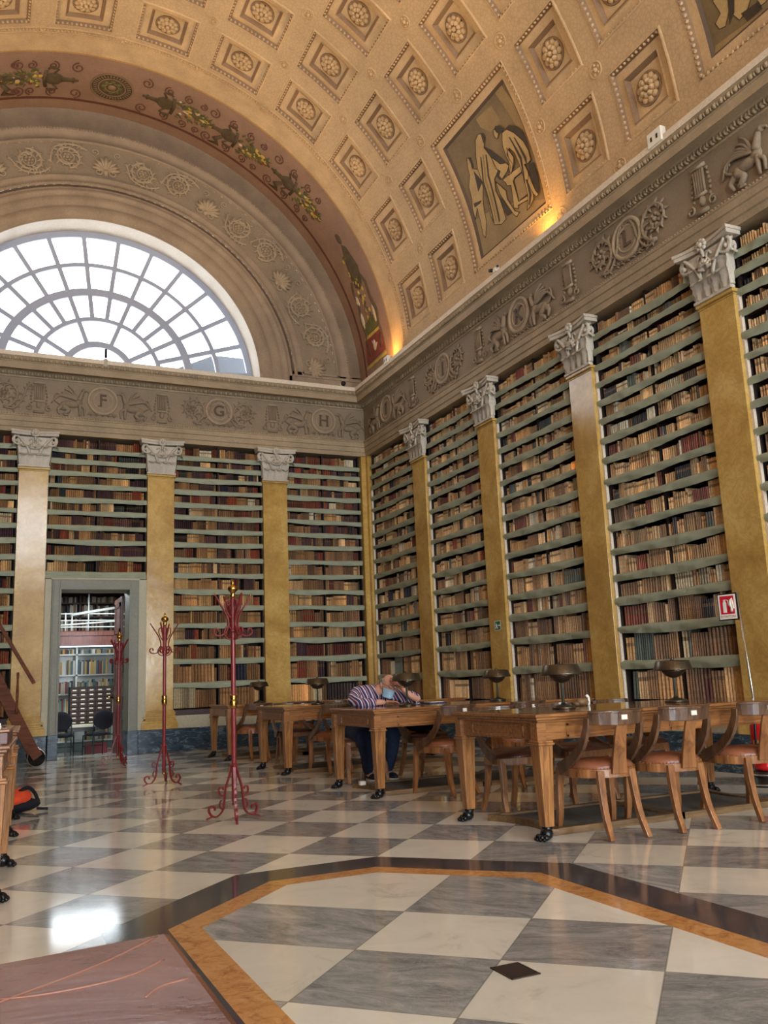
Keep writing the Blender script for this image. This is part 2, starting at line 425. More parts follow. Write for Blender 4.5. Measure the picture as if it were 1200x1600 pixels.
# dark marble base course
def wallbox(m, side, t0, t1, z0, z1, n0, n1):
    m.box(t0, t1, z0, z1, n0, n1, tf=tfE if side == 'E' else tfR)
m = MB().mat('blue_marble'); wallbox(m, 'E', XL, 1.045, 0, .386, -.02, .05); wallbox(m, 'E', 2.515, W, 0, .386, -.02, .05)
tag(m.build('baseboard_end', bevel=.006), kind='structure')
m = MB().mat('blue_marble'); wallbox(m, 'R', 3.0, L-.05, 0, .386, -.02, .05); tag(m.build('baseboard_right', bevel=.006), kind='structure')
m = MB().mat('yellow_marble'); wallbox(m, 'E', 6.88, W, .386, 5.56, -.42, 0); wallbox(m, 'R', 15.76, L+.4, .386, 5.56, -.42, -.001); wallbox(m, 'E', 6.85, W, .386, .70, -.42, .03); wallbox(m, 'R', 15.74, L, .386, .70, -.42, .03)
tag(m.build('trim_1'), kind='structure')
# ---------------------------------------------------------------- entablature swept round the room
def sweep_room(m, prof):
    vs = []; n = len(prof)
    for e, z in prof: vs += [(XL+e, BACK+e, z), (W-e, BACK+e, z), (W-e, L-e, z), (XL+e, L-e, z)]
    fs = [(i*4+k, i*4+(k+1) % 4, (i+1)*4+(k+1) % 4, (i+1)*4+k) for i in range(n-1) for k in range(4)]
    m.add(vs, fs)
ent = MB()
ent.mat('cornice_plaster'); sweep_room(ent, [(-.62, 5.56), (-.02, 5.56), (0, 5.55), (0, 5.63), (.018, 5.64), (.018, 5.73), (.036, 5.74), (.036, 5.82), (.05, 5.83), (.05, 5.845), (.03, 5.85), (.03, 5.87), (.0, 5.885)])
ent.mat('relief_plaster'); sweep_room(ent, [(0, 5.885), (0, 6.53)])
ent.mat('cornice_plaster'); sweep_room(ent, [(0, 6.53), (.02, 6.535), (.025, 6.555), (.012, 6.56), (.012, 6.565), (.08, 6.62), (.1, 6.63), (.235, 6.63), (.235, 6.615), (.25, 6.61), (.25, 6.725), (.262, 6.73), (.262, 6.745), (.25, 6.75), (.30, 6.815), (.31, 6.82)])
ent.mat('white_trim'); sweep_room(ent, [(.31, 6.82), (.31, 6.90), (.28, 6.905), (-.05, 6.93)])
entab = ent.build('trim_2', recalc=False); tag(entab, kind='structure')
om = MB().mat('cornice_plaster')
def ornaments(tf, a, b, end):
    t = a
    while t < b-.03: om.ball((t, 5.862, .034), (.019, .014, .014), 6, 4, tf=tf); t += .047
    t = a
    while t < b-.1: om.ball((t, 6.592, .05), (.03, .04, .032), 8, 5, tf=tf); om.box(t+.042, t+.054, 6.565, 6.62, .03, .085, tf=tf); t += .096
    t = a
    while t < b-.28:
        om.ball((t, 6.778, .277), (.032, .036, .022), 8, 5, tf=tf); om.ball((t+.048, 6.772, .277), (.012, .03, .018), 6, 4, tf=tf); t += .096
ornaments(tfR, 3.2, L, 0); ornaments(tfE, -1.2, W, 0)
om.build('moulding_ornament', entab, recalc=False)
# ---------------------------------------------------------------- relief pieces, in a (s, v, n) frame
def spiral(cx, cy, r0, r1, turns, a0, sgn=1, n=26, h=.02):
    return [(cx+(r0+(r1-r0)*i/n)*cos(a0+sgn*2*pi*turns*i/n), cy+(r0+(r1-r0)*i/n)*sin(a0+sgn*2*pi*turns*i/n), h) for i in range(n+1)]
def rosette_rel(m, tf, cx, cy, r, pet=8, h=.05):
    for k in range(pet):
        a = 2*pi*k/pet; m.ball((cx+r*.62*cos(a), cy+r*.62*sin(a), 0), (r*.30, r*.30, h*.7), 7, 4, tf=tf)
    m.ball((cx, cy, 0), (r*.34, r*.34, h), 8, 5, tf=tf)
def palmette(m, tf, cx, cy, r, a0=pi/2, h=.03, n=7):
    for k in range(n):
        a = a0+(k-(n-1)/2)*R(150)/(n-1); rr = r*(1-.05*abs(k-(n-1)/2))
        m.tube([(cx+rr*.15*cos(a), cy+rr*.15*sin(a), h*.3), (cx+rr*.6*cos(a), cy+rr*.6*sin(a), h), (cx+rr*cos(a), cy+rr*sin(a), h*.4)], [r*.05, r*.12, r*.07], 6, tf=tf)
    m.ball((cx, cy, 0), (r*.2, r*.2, h*1.4), 8, 4, tf=tf)
def leafy(m, tf, path, r=.03, h=.02, seed=0):
    rnd = random.Random(seed)
    for i in range(1, len(path)-1, 2):
        p, q = Vector(path[i]), Vector(path[i+1]); d = (q-p); a = atan2(d.y, d.x)
        for sg in (1, -1):
            b = a+sg*rnd.uniform(.3, .7); l = r*rnd.uniform(1.4, 2.6)
            m.tube([(p.x, p.y, h*.6), (p.x+l*.6*cos(b), p.y+l*.6*sin(b), h), (p.x+l*cos(b+sg*.4), p.y+l*sin(b+sg*.4), h*.3)], [r*.18, r*.42, r*.12], 5, tf=tf)
# --- frieze sequence
FZ0, FH = 5.895, .63
def medallion(parent, tf, t, letter, flip):
    c = FZ0+.335; m = MB().mat('relief_plaster')
    def ring(r, rr, hh): m.tube([(t+r*cos(2*pi*k/28), c+r*sin(2*pi*k/28), hh) for k in range(29)], rr, 6, tf=tf, cap=False)
    m.mat('relief_light'); ring(.245, .03, .012); ring(.165, .014, .012)
    m.mat('relief_plaster'); m.prism([(t+.24*cos(2*pi*k/28), c+.24*sin(2*pi*k/28)) for k in range(28)], 0, .014, tf=tf)
    for k in range(5):
        palmette(m, tf, t-.2+.1*k, FZ0+.05, .07, pi/2, .02, 5)
    o = m.build('medallion', parent)
    cu = bpy.data.curves.new('letter', 'FONT'); cu.body = letter; cu.size = .3; cu.align_x = 'CENTER'; cu.align_y = 'CENTER'; cu.extrude = .006; cu.offset = .004
    tmp = bpy.data.objects.new('tmp', cu); COL.objects.link(tmp); bpy.context.view_layer.update()
    me = bpy.data.meshes.new_from_object(tmp); bpy.data.objects.remove(tmp)
    serif = []
    for v in me.vertices:
        x, y, z = v.co; v.co = tf(t+(-x if flip else x), c+y, .022+z)
    me.materials.clear(); me.materials.append(MATS['relief_dark']); me.name = 'letter'
    lo = bpy.data.objects.new('letter', me); COL.objects.link(lo); lo.parent = o
    # serifs
    sm = MB().mat('relief_dark'); sg = -1 if flip else 1
    S = {'I': [(0, .105), (0, -.105)], 'F': [(-.05, -.105)], 'H': [(-.075, .105), (-.075, -.105), (.075, .105), (.075, -.105)], 'K': [(-.07, .105), (-.07, -.105), (.08, .105), (.09, -.105)], 'L': [(-.05, .105)], 'G': []}[letter]
    for a, b in S: sm.box(t+sg*a-.035, t+sg*a+.035, c+b-.008, c+b+.008, .018, .026, tf=tf)
    if sm.v: sm.build('letter', o)
    return o
def griffin(parent, tf, t, d):
    """winged griffin facing direction d (+1 toward larger t)"""
    m = MB().mat('relief_plaster'); z = FZ0
    T = lambda p, rr, n=7: m.tube([(t+d*x, z+y, h) for x, y, h in smoothpath(p, 4)], rr, n, tf=tf)
    def T(p, r0, r1, n=7):
        q = smoothpath(p, 4); k = len(q); m.tube([(t+d*a.x, z+a.y, a.z) for a in q], [r0+(r1-r0)*i/(k-1) for i in range(k)], n, tf=tf)
    m.ball((t-d*.02, z+.22, 0), (.15, .07, .06), 10, 6, tf=tf); m.ball((t-d*.14, z+.18, 0), (.08, .09, .06), 10, 6, tf=tf); m.ball((t+d*.1, z+.26, 0), (.07, .09, .055), 10, 6, tf=tf)
    T([(.12, .24, .02), (.13, .12, .03), (.13, .02, .02)], .035, .018); T([(.1, .22, .02), (.2, .16, .03), (.2, .03, .02)], .03, .016)
    T([(-.16, .18, .02), (-.06, .1, .03), (-.14, .03, .02), (-.06, .015, .02)], .05, .016); T([(-.18, .16, .02), (-.24, .1, .03), (-.2, .02, .02)], .04, .018)
    T([(.11, .3, .02), (.15, .4, .03), (.17, .46, .03)], .05, .03); m.ball((t+d*.19, z+.49, .01), (.045, .04, .04), 8, 5, tf=tf); T([(.21, .49, .02), (.26, .48, .02), (.27, .455, .01)], .02, .008)
    for k in range(6): T([(.08, .3, .03), (.02-.05*k, .46-.02*k, .04), (-.08-.055*k, .56-.07*k, .015)], .022, .012, 6)
    T([(-.2, .2, .02), (-.3, .28, .02), (-.28, .4, .02), (-.22, .38, .02), (-.24, .32, .02)], .016, .01)
    m.build('griffin', parent)
def urn(parent, tf, t):
    m = MB(); m.mat('relief_plaster'); z = FZ0
    for k in range(5): a = (k-2)*.032; m.tube([(t+a, z+.24, .02), (t+a, z+.52, .03)], .016, 6, tf=tf)
    m.mat('relief_light'); m.tube([(t-.1, z+.56, .02), (t+.1, z+.56, .02)], .022, 6, tf=tf); m.tube([(t-.085, z+.23, .02), (t+.085, z+.23, .02)], .02, 6, tf=tf)
    m.mat('relief_plaster'); m.ball((t, z+.16, 0), (.05, .07, .04), 8, 5, tf=tf); m.tube([(t-.09, z+.03, .02), (t+.09, z+.03, .02)], .025, 6, tf=tf)
    for sg in (-1, 1):
        for k in range(6): m.ball((t+sg*(.12+.012*sin(k)), z+.2+.06*k, 0), (.02, .026, .025), 6, 4, tf=tf)
        m.tube(spiral(t+sg*.16, z+.1, .06, .015, 1.1, pi/2, sg, 14), .013, 6, tf=tf)
    m.build('urn', parent)
def scroll(parent, tf, t, d, seed):
    m = MB().mat('relief_plaster'); c = FZ0+.33
    sp = spiral(t, c, .25, .1, 1.15, -pi/2 if d > 0 else -pi/2, d, 26, .02); m.tube(sp, [.024-.01*i/26 for i in range(27)], 7, tf=tf)
    leafy(m, tf, sp, .05, .02, seed)
    tail = smoothpath([(t, c-.25, .02), (t+d*.16, c-.27, .02), (t+d*.3, c-.1, .02), (t+d*.36, c+.12, .02), (t+d*.42, c+.2, .02)], 4)
    m.tube([tuple(p) for p in tail], .018, 6, tf=tf); leafy(m, tf, tail, .035, .02, seed+1)
    rosette_rel(m, tf, t, c, .11, 7, .05)
    m.build('scroll', parent)
def frieze(parent, tf, items, flip):
    for k, (t, letter, kind) in enumerate(items):
        medallion(parent, tf, t, letter, flip)
        for d in (-1, 1):
            if abs(t+d*.55) > 0:
                if kind == 'g': griffin(parent, tf, t+d*.52, -d)
                else: scroll(parent, tf, t+d*.50, -d if 1 else d, int(t*10)+d)
fr_end = MB().mat('cornice_plaster'); fr_end.box(-1.2, W, 5.886, 5.892, 0, .004, tf=tfE); fe = fr_end.build('trim_3'); tag(fe, kind='structure')
frieze(fe, tfE, [(1.827, 'F', 'g'), (3.956, 'G', 's'), (6.09, 'H', 'g')], False)
scroll(fe, tfE, .18, 1, 3); scroll(fe, tfE, -.75, -1, 4)
for t in (.75, 2.88, 5.02): urn(fe, tfE, t)
fr_r = MB().mat('cornice_plaster'); fr_r.box(3.2, L, 5.886, 5.892, 0, .004, tf=tfR); frr = fr_r.build('trim_4'); tag(frr, kind='structure')
frieze(frr, tfR, [(14.73, 'I', 'g'), (12.41, 'I', 's'), (10.06, 'K', 'g'), (7.66, 'L', 's')], True)
griffin(frr, tfR, 5.78, -1)
for t in (13.58, 11.2, 8.84, 6.44): urn(frr, tfR, t)
# ---------------------------------------------------------------- vault
cm = MB(); cb = MB(); BY = CY0+.56
def vstrip(m, th0, th1, y0, y1, h0=0, h1=None, nth=None):
    """surface patch; h may go from h0 at y0 to h1 at y1"""
    h1 = h0 if h1 is None else h1; nth = nth or max(2, int(abs(th1-th0)/2.2))
    m.grid(lambda u, v: vp(th0+(th1-th0)*u, y0+(y1-y0)*v, h0+(h1-h0)*v), nth, 1, True)
def ringsq(m, thc, yc, a0, b0, h0, a1, b1, h1, nth=6):
    """square ring between half sizes (a0 deg, b0 m) at h0 and (a1, b1) at h1"""
    def pt(s, a, b, h):   # s in 0..4 around
        k = int(s) % 4; f = s-int(s)
        x, y = [(-1+2*f, -1), (1, -1+2*f), (1-2*f, 1), (-1, 1-2*f)][k]
        return vp(thc+x*a, yc+y*b, h)
    m.grid(lambda u, v: pt(u*4, a0+(a1-a0)*v, b0+(b1-b0)*v, h0+(h1-h0)*v), nth*4, 1)
A0, B0 = 5.35, .46; HTH, HY = DTH/2, DCY/2
PAINT = [(0, 2), (0, 6)]      # (row, first column) of the 2x2 painted panels
painted = {(r+a, c+b) for r, c in PAINT for a in (0, 1) for b in (0, 1)}
NCOL = 11
ROS = []
for k in range(12):
    th = TH0+DTH*k
    for j in range(NCOL):
        yc = CY0-DCY*j
        if (k, j) in painted: continue
        q = proj(vp(th, yc)); vis = q[2] > 0 and -260 < q[0] < 1460 and -260 < q[1] < 1860
        cm.mat('vault_rib'); ringsq(cm, th, yc, HTH, HY, 0, A0, B0, 0)
        cm.mat('vault_plaster'); ringsq(cm, th, yc, A0, B0, 0, A0-.1, B0-.01, -.010); ringsq(cm, th, yc, A0-.1, B0-.01, -.010, A0-.3, B0-.028, -.015)
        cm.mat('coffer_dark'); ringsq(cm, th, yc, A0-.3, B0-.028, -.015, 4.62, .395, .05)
        cm.mat('vault_plaster'); ringsq(cm, th, yc, 4.62, .395, .05, 3.35, .295, .05); ringsq(cm, th, yc, 3.35, .295, .05, 3.25, .287, .035)
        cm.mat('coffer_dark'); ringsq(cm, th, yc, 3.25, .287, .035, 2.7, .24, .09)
        cm.mat('vault_plaster'); cm.grid(lambda u, v: vp(th-2.7+5.4*u, yc-.24+.48*v, .09), 4, 1)
        if vis:
            ROS.append((th, yc)); cb.mat('vault_plaster')
            n = 12
            for i in range(n):
                f = (i+.5)/n*2-1
                for sg in (-1, 1):
                    for c in (vp(th+f*4.9, yc+sg*.42, .012), vp(th+sg*4.9, yc+f*.42, .012)): cb.ball(c, .024, 5, 3)
            for sy in (-1,):
                for q2 in ((th-HTH, yc+HY), ):
                    c = vp(q2[0], q2[1], 0); a = R(q2[0])
                    cb.tube([(c[0]-.0*cos(a)+.1*cos(b)*(-sin(a)), c[1]+.1*sin(b), c[2]+.1*cos(b)*cos(a)) for b in [2*pi*i/16 for i in range(17)]], .013, 5, cap=False)
                    cb.ball(c, .035, 6, 4)
                    for i in range(5): b = 2*pi*i/5; cb.ball((c[0]+.06*cos(b)*(-sin(a)), c[1]+.06*sin(b), c[2]+.06*cos(b)*cos(a)), .022, 5, 3)
# plain parts of the vault
cm.mat('vault_rib')
for a, b in ((0, TH0-HTH), (TH0+11*DTH+HTH, 180)): vstrip(cm, a, b, CY0+HY, CY0-DCY*NCOL+HY)
Y1 = CY0+HY
vstrip(cm, 0, 180, Y1, Y1-.06)
cm.mat('vault_plaster'); vstrip(cm, 0, 180, Y1, 14.27); vstrip(cm, 0, 180, CY0-DCY*NCOL+HY, BACK)
cm.mat('gold_line'); vstrip(cm, 0, 180, 14.27, 14.31)
cm.mat('garland_ground'); vstrip(cm, 0, 180, 14.31, 15.56)
cm.mat('red_line'); vstrip(cm, 0, 180, 15.56, 15.63)
cm.mat('garland_ground'); vstrip(cm, 0, 180, 15.63, 16.0)
cb.mat('vault_plaster')
th = 1.0
while th < 120: cb.ball(vp(th, Y1-.02, -.005), .022, 5, 3); th += .62
cb.tube([vp(t, Y1+.03, 0) for t in range(0, 181, 2)], .016, 5, cap=False); cb.tube([vp(t, Y1-.07, 0) for t in range(0, 181, 2)], .012, 5, cap=False)
# painted panel frames
for r, c in PAINT:
    tc, yc = TH0+DTH*(r+.5), CY0-DCY*(c+.5)
    a, b = DTH, DCY
    cm.mat('vault_rib'); ringsq(cm, tc, yc, a, b, 0, a-1.95, b-.15, 0, 14)
    cm.mat('vault_plaster'); ringsq(cm, tc, yc, a-1.95, b-.15, 0, a-2.1, b-.165, -.01, 14)
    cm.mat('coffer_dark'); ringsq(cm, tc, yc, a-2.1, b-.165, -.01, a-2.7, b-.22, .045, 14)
    cm.mat('vault_plaster'); ringsq(cm, tc, yc, a-2.7, b-.22, .045, a-4.0, b-.335, .045, 14)
    cm.mat('relief_dark'); ringsq(cm, tc, yc, a-4.0, b-.335, .045, a-4.45, b-.375, .075, 14)
    cb.mat('vault_plaster')
    for i in range(30):
        f = (i+.5)/30*2-1
        for sg in (-1, 1):
            for p in (vp(tc+f*(a-2.4), yc+sg*(b-.19), .005), vp(tc+sg*(a-2.4), yc+f*(b-.19), .005)): cb.ball(p, .026, 5, 3)
ceil = cm.build('ceiling', recalc=False); tag(ceil, kind='structure')
cb.build('moulding_ornament', ceil, recalc=False)
sh = MB().mat('shelf_dark'); sh.grid(lambda u, v: vp(-4+188*u, BACK-1+(17.1-BACK)*v, .22), 60, 4); sh.box(XL-.9, XL-.2, BACK-1, 16.7, 5.6, 7.3); sh.box(W+.2, W+.9, BACK-1, 16.7, 5.6, 7.3); tag(sh.build('sky_leak_shell', recalc=False), kind='structure')  # unseen backing added outside the vault to stop sky leaking through cracks
# rosettes of the coffers
rm = MB().mat('vault_plaster')
for ring_, (n, r, pr, h) in enumerate(((10, .135, .05, .03), (8, .08, .042, .055))):
    for k in range(n):
        a = 2*pi*(k+.5*ring_)/n; rm.ball((r*cos(a), r*sin(a), h*.4), (pr, pr, h), 7, 4)
rm.mat('coffer_dark'); rm.lathe([(.205, 0), (.205, .012), (.19, .018), (.175, .012), (.17, 0)], n=20)
rm.mat('vault_plaster'); rm.ball((0, 0, .03), (.04, .04, .06), 8, 5)
ros0 = rm.build('rosette', ceil)
for i, (th, yc) in enumerate(ROS[:100]):
    o = ros0 if i == 0 else ros0.copy()
    if i: COL.objects.link(o)
    a = R(th); X = Vector((-sin(a), 0, cos(a))); Z = Vector((-cos(a), 0, -sin(a))); Yv = Z.cross(X)
    mt = Matrix((X, Yv, Z)).transposed().to_4x4(); mt.translation = vp(th, yc, .089); o.matrix_world = mt
# ---------------------------------------------------------------- lunette wall and window
YL, ZL, EL = 15.9, 6.95, .95
def lp(r, th, n=0., yy=None): return (XC+r*cos(th), (YL if yy is None else yy)-n, ZL+EL*r*sin(th))
def ring_sweep(m, prof, a0=0, a1=pi, n=72, yy=None, sgn=1):
    m.grid(lambda u, v: lp(prof[0][0], 0), 1, 1) if False else None
    vs = []; N = n+1
    for r, d in prof:
        for k in range(N): vs.append(lp(r, a0+(a1-a0)*k/n, d*sgn, yy))
    m.add(vs, [(i*N+k, i*N+k+1, (i+1)*N+k+1, (i+1)*N+k) for i in range(len(prof)-1) for k in range(n)], True)
def lunette(name, yy, sgn):
    m = MB(); g = R(4)
    m.mat('reveal_white'); ring_sweep(m, [(3.0, -.62), (3.0, -.02)], 0, pi, 72, yy, sgn)
    m.mat('lunette_plaster'); ring_sweep(m, [(3.0, -.02), (3.0, .0), (3.06, .0), (3.08, .03), (3.26, .03), (3.28, .0), (3.30, .045), (3.46, .045), (3.48, .02), (3.52, .07), (3.58, .07), (3.6, .02), (3.66, .02)], 0, pi, 72, yy, sgn)
    m.mat('relief_dark'); ring_sweep(m, [(3.66, .02), (3.69, -.0), (3.72, .0)], 0, pi, 72, yy, sgn)
    m.mat('lunette_plaster'); ring_sweep(m, [(3.72, .0), (3.73, .03), (3.78, .03), (3.79, 0), (3.88, 0), (3.89, .03), (3.92, .03), (3.93, -.02)], g*.8, pi-g*.8, 72, yy, sgn)
    m.mat('relief_plaster'); ring_sweep(m, [(3.93, -.02), (4.63, -.02)], g, pi-g, 72, yy, sgn)
    m.mat('lunette_plaster'); ring_sweep(m, [(4.63, -.02), (4.64, .03), (4.68, .03), (4.69, 0), (4.84, 0), (4.86, .03), (4.95, .03), (4.97, 0), (5.6, 0)], g*.8, pi-g*.8, 72, yy, sgn)
    for s in (1, -1):
        def bx(x0, x1, z0, z1, d0, d1):
            xs = sorted((XC+s*x0, XC+s*x1)); y = sorted((yy-sgn*d0, yy-sgn*d1)); m.box(xs[0], xs[1], y[0], y[1], z0, z1)
        m.mat('lunette_plaster'); bx(3.0, 5.3, 6.6, 7.13, -.6, .02); bx(3.66, 5.3, 7.13, 7.16, -.05, .04); bx(3.66, 5.3, 7.16, 7.24, -.06, -.0)
        bx(3.88, 4.66, 7.2, 7.24, -.05, .03)
    bx2 = (XC-3.05, XC+3.05)
    y = sorted((yy+sgn*.7, yy+sgn*.0)); m.box(bx2[0], bx2[1], y[0], y[1], 6.6, 6.93)
    o = m.build(name, recalc=False); tag(o, kind='structure'); return o
lun = lunette('wall_end_lunette', YL, 1)
bm_ = MB().mat('lunette_plaster')
for r, sp, br in ((4.905, .62, .022), (3.755, .8, .018)):
    a = 2.5
    while a < 177: bm_.ball(lp(r, R(a), .03), br, 5, 3); a += sp
bm_.build('moulding_ornament', lun, recalc=False)
# arch scrollwork between r 3.93 and 4.63
def tfA(s, v, n):   # s = arc position measured on r=4.28 from the right foot, v radial offset
    th = s/4.28; return lp(4.28+v, th, n-.02)
AS = math.pi*4.28
seq = 'PRRPRRPRRPRRPRRPRRP'
rr_ = random.Random(3)
for i, ch in enumerate(seq):
    s = .42+(AS-.84)*i/(len(seq)-1)
    if s > AS*.72: continue
    m = MB().mat('relief_light')
    if ch == 'P':
        palmette(m, tfA, s, -.2, .34, pi/2, .035, 9)
        for d in (-1, 1): m.tube(spiral(s+d*.14, -.22, .09, .02, 1.2, pi/2, d, 14), .016, 6, tf=tfA)
        for d in (-1, 1): m.tube(spiral(s+d*.2, .2, .07, .02, 1.2, -pi/2, -d, 14), .013, 6, tf=tfA)
        m.build('palmette', lun)
    else:
        up = 1 if i % 3 == 1 else -1
        sp = spiral(s, up*.03, .24, .15, 1.1, -up*pi/2, 1 if i % 2 else -1, 24, .02); m.tube(sp, .024, 6, tf=tfA); leafy(m, tfA, sp, .055, .025, i)
        m.tube([(s+.12*cos(2*pi*k/18), up*.03+.12*sin(2*pi*k/18), .02) for k in range(19)], .014, 6, tf=tfA, cap=False)
        rosette_rel(m, tfA, s, up*.03, .1, 6, .05)
        w = smoothpath([(s-.36, up*.2, .02), (s-.22, up*.28, .02), (s, up*.30, .02), (s+.22, up*.2, .02), (s+.34, -up*.1, .02)], 4); m.tube([tuple(p) for p in w], .02, 6, tf=tfA); leafy(m, tfA, w, .045, .02, i+50)
        m.build('scroll', lun)
def fan_window(name, yy, full=True):
    m = MB().mat('muntin')
    ZW = 6.93
    def q(r, th, dy): return (XC+r*cos(th), yy+dy, ZW+EL*r*sin(th))
    def ring(r, w, n=64):
        for k in range(n):
            a, b = pi*k/n, pi*(k+1)/n
            v = [q(r+s*w/2, t, d) for t in (a, b) for s in (-1, 1) for d in (-.03, .03)]
            m.add(v, [(0, 1, 5, 4), (2, 6, 7, 3), (0, 4, 6, 2), (1, 3, 7, 5)])
    def spoke(r0, r1, th, w):
        dx, dz = -sin(th)*w/2, cos(th)*w/2
        a, b = q(r0, th, 0), q(r1, th, 0)
        v = [(p[0]+s*dx, p[1]+d, p[2]+s*dz) for p in (a, b) for s in (-1, 1) for d in (-.024, .024)]
        m.add(v, [(0, 1, 5, 4), (2, 6, 7, 3), (0, 4, 6, 2), (1, 3, 7, 5), (0, 2, 3, 1), (4, 5, 7, 6)])
    RS = (3.0, 2.30, 1.72, 1.15, .62)
    ring(2.96, .14); ring(RS[1], .08); ring(RS[2], .15); ring(RS[3], .08); ring(RS[4], .12)
    for k in range(14):
        th = pi/2+(k-6.5)*pi/14; spoke(RS[3], 3.0, th, .08)
    for a in (19.3, 57.9):
        for s in (-1, 1): spoke(RS[4], RS[3], pi/2+s*R(a), .08)
    m.box(XC-3, XC+3, yy-.04, yy+.04, ZW-.06, ZW+.04)
    o = m.build(name, recalc=False); tag(o, kind='structure')
    g = MB().mat('window_glass'); N = 48
    g.add([(XC, yy, ZW)]+[q(2.96, pi*k/N, 0) for k in range(N+1)], [(0, k+1, k+2) for k in range(N)])
    g.build('pane', o, recalc=False)
fan_window('window_1', 16.42)
m = MB().mat('lunette_plaster'); ADDED_WIN = [(-2.9, -.7), (4.3, 6.5)]; xs = [XL-.6]+[v for p in ADDED_WIN for v in p]+[W+.6]  # tall side openings invented out of view to let in more daylight
for i in range(0, len(xs), 2): m.box(xs[i], xs[i+1], BACK-.8, BACK-.3, 0, 6.7)
for a, c in ADDED_WIN: m.box(a, c, BACK-.8, BACK-.3, 0, .5); m.box(a, c, BACK-.8, BACK-.3, 5.2, 6.7)
m.build('wall_back').__setitem__('kind', 'structure')
for k, (a, c) in enumerate(ADDED_WIN):
    m = MB().mat('muntin')
    for f in range(4): x = a+(c-a)*f/3; m.box(x-.04, x+.04, BACK-.55, BACK-.5, .5, 5.2)
    for f in range(5): z = .5+4.7*f/4; m.box(a, c, BACK-.55, BACK-.5, z-.04, z+.04)
    o = m.build('window_%d' % (k+3)); tag(o, kind='structure')  # added daylight window, unseen behind the camera
    m = MB().mat('window_glass'); m.add([(a, BACK-.53, .5), (c, BACK-.53, .5), (c, BACK-.53, 5.2), (a, BACK-.53, 5.2)], [(0, 1, 2, 3)]); m.build('pane', o, recalc=False)
bl = lunette('wall_back_lunette', BACK-.05, -1); fan_window('window_2', BACK-.55)
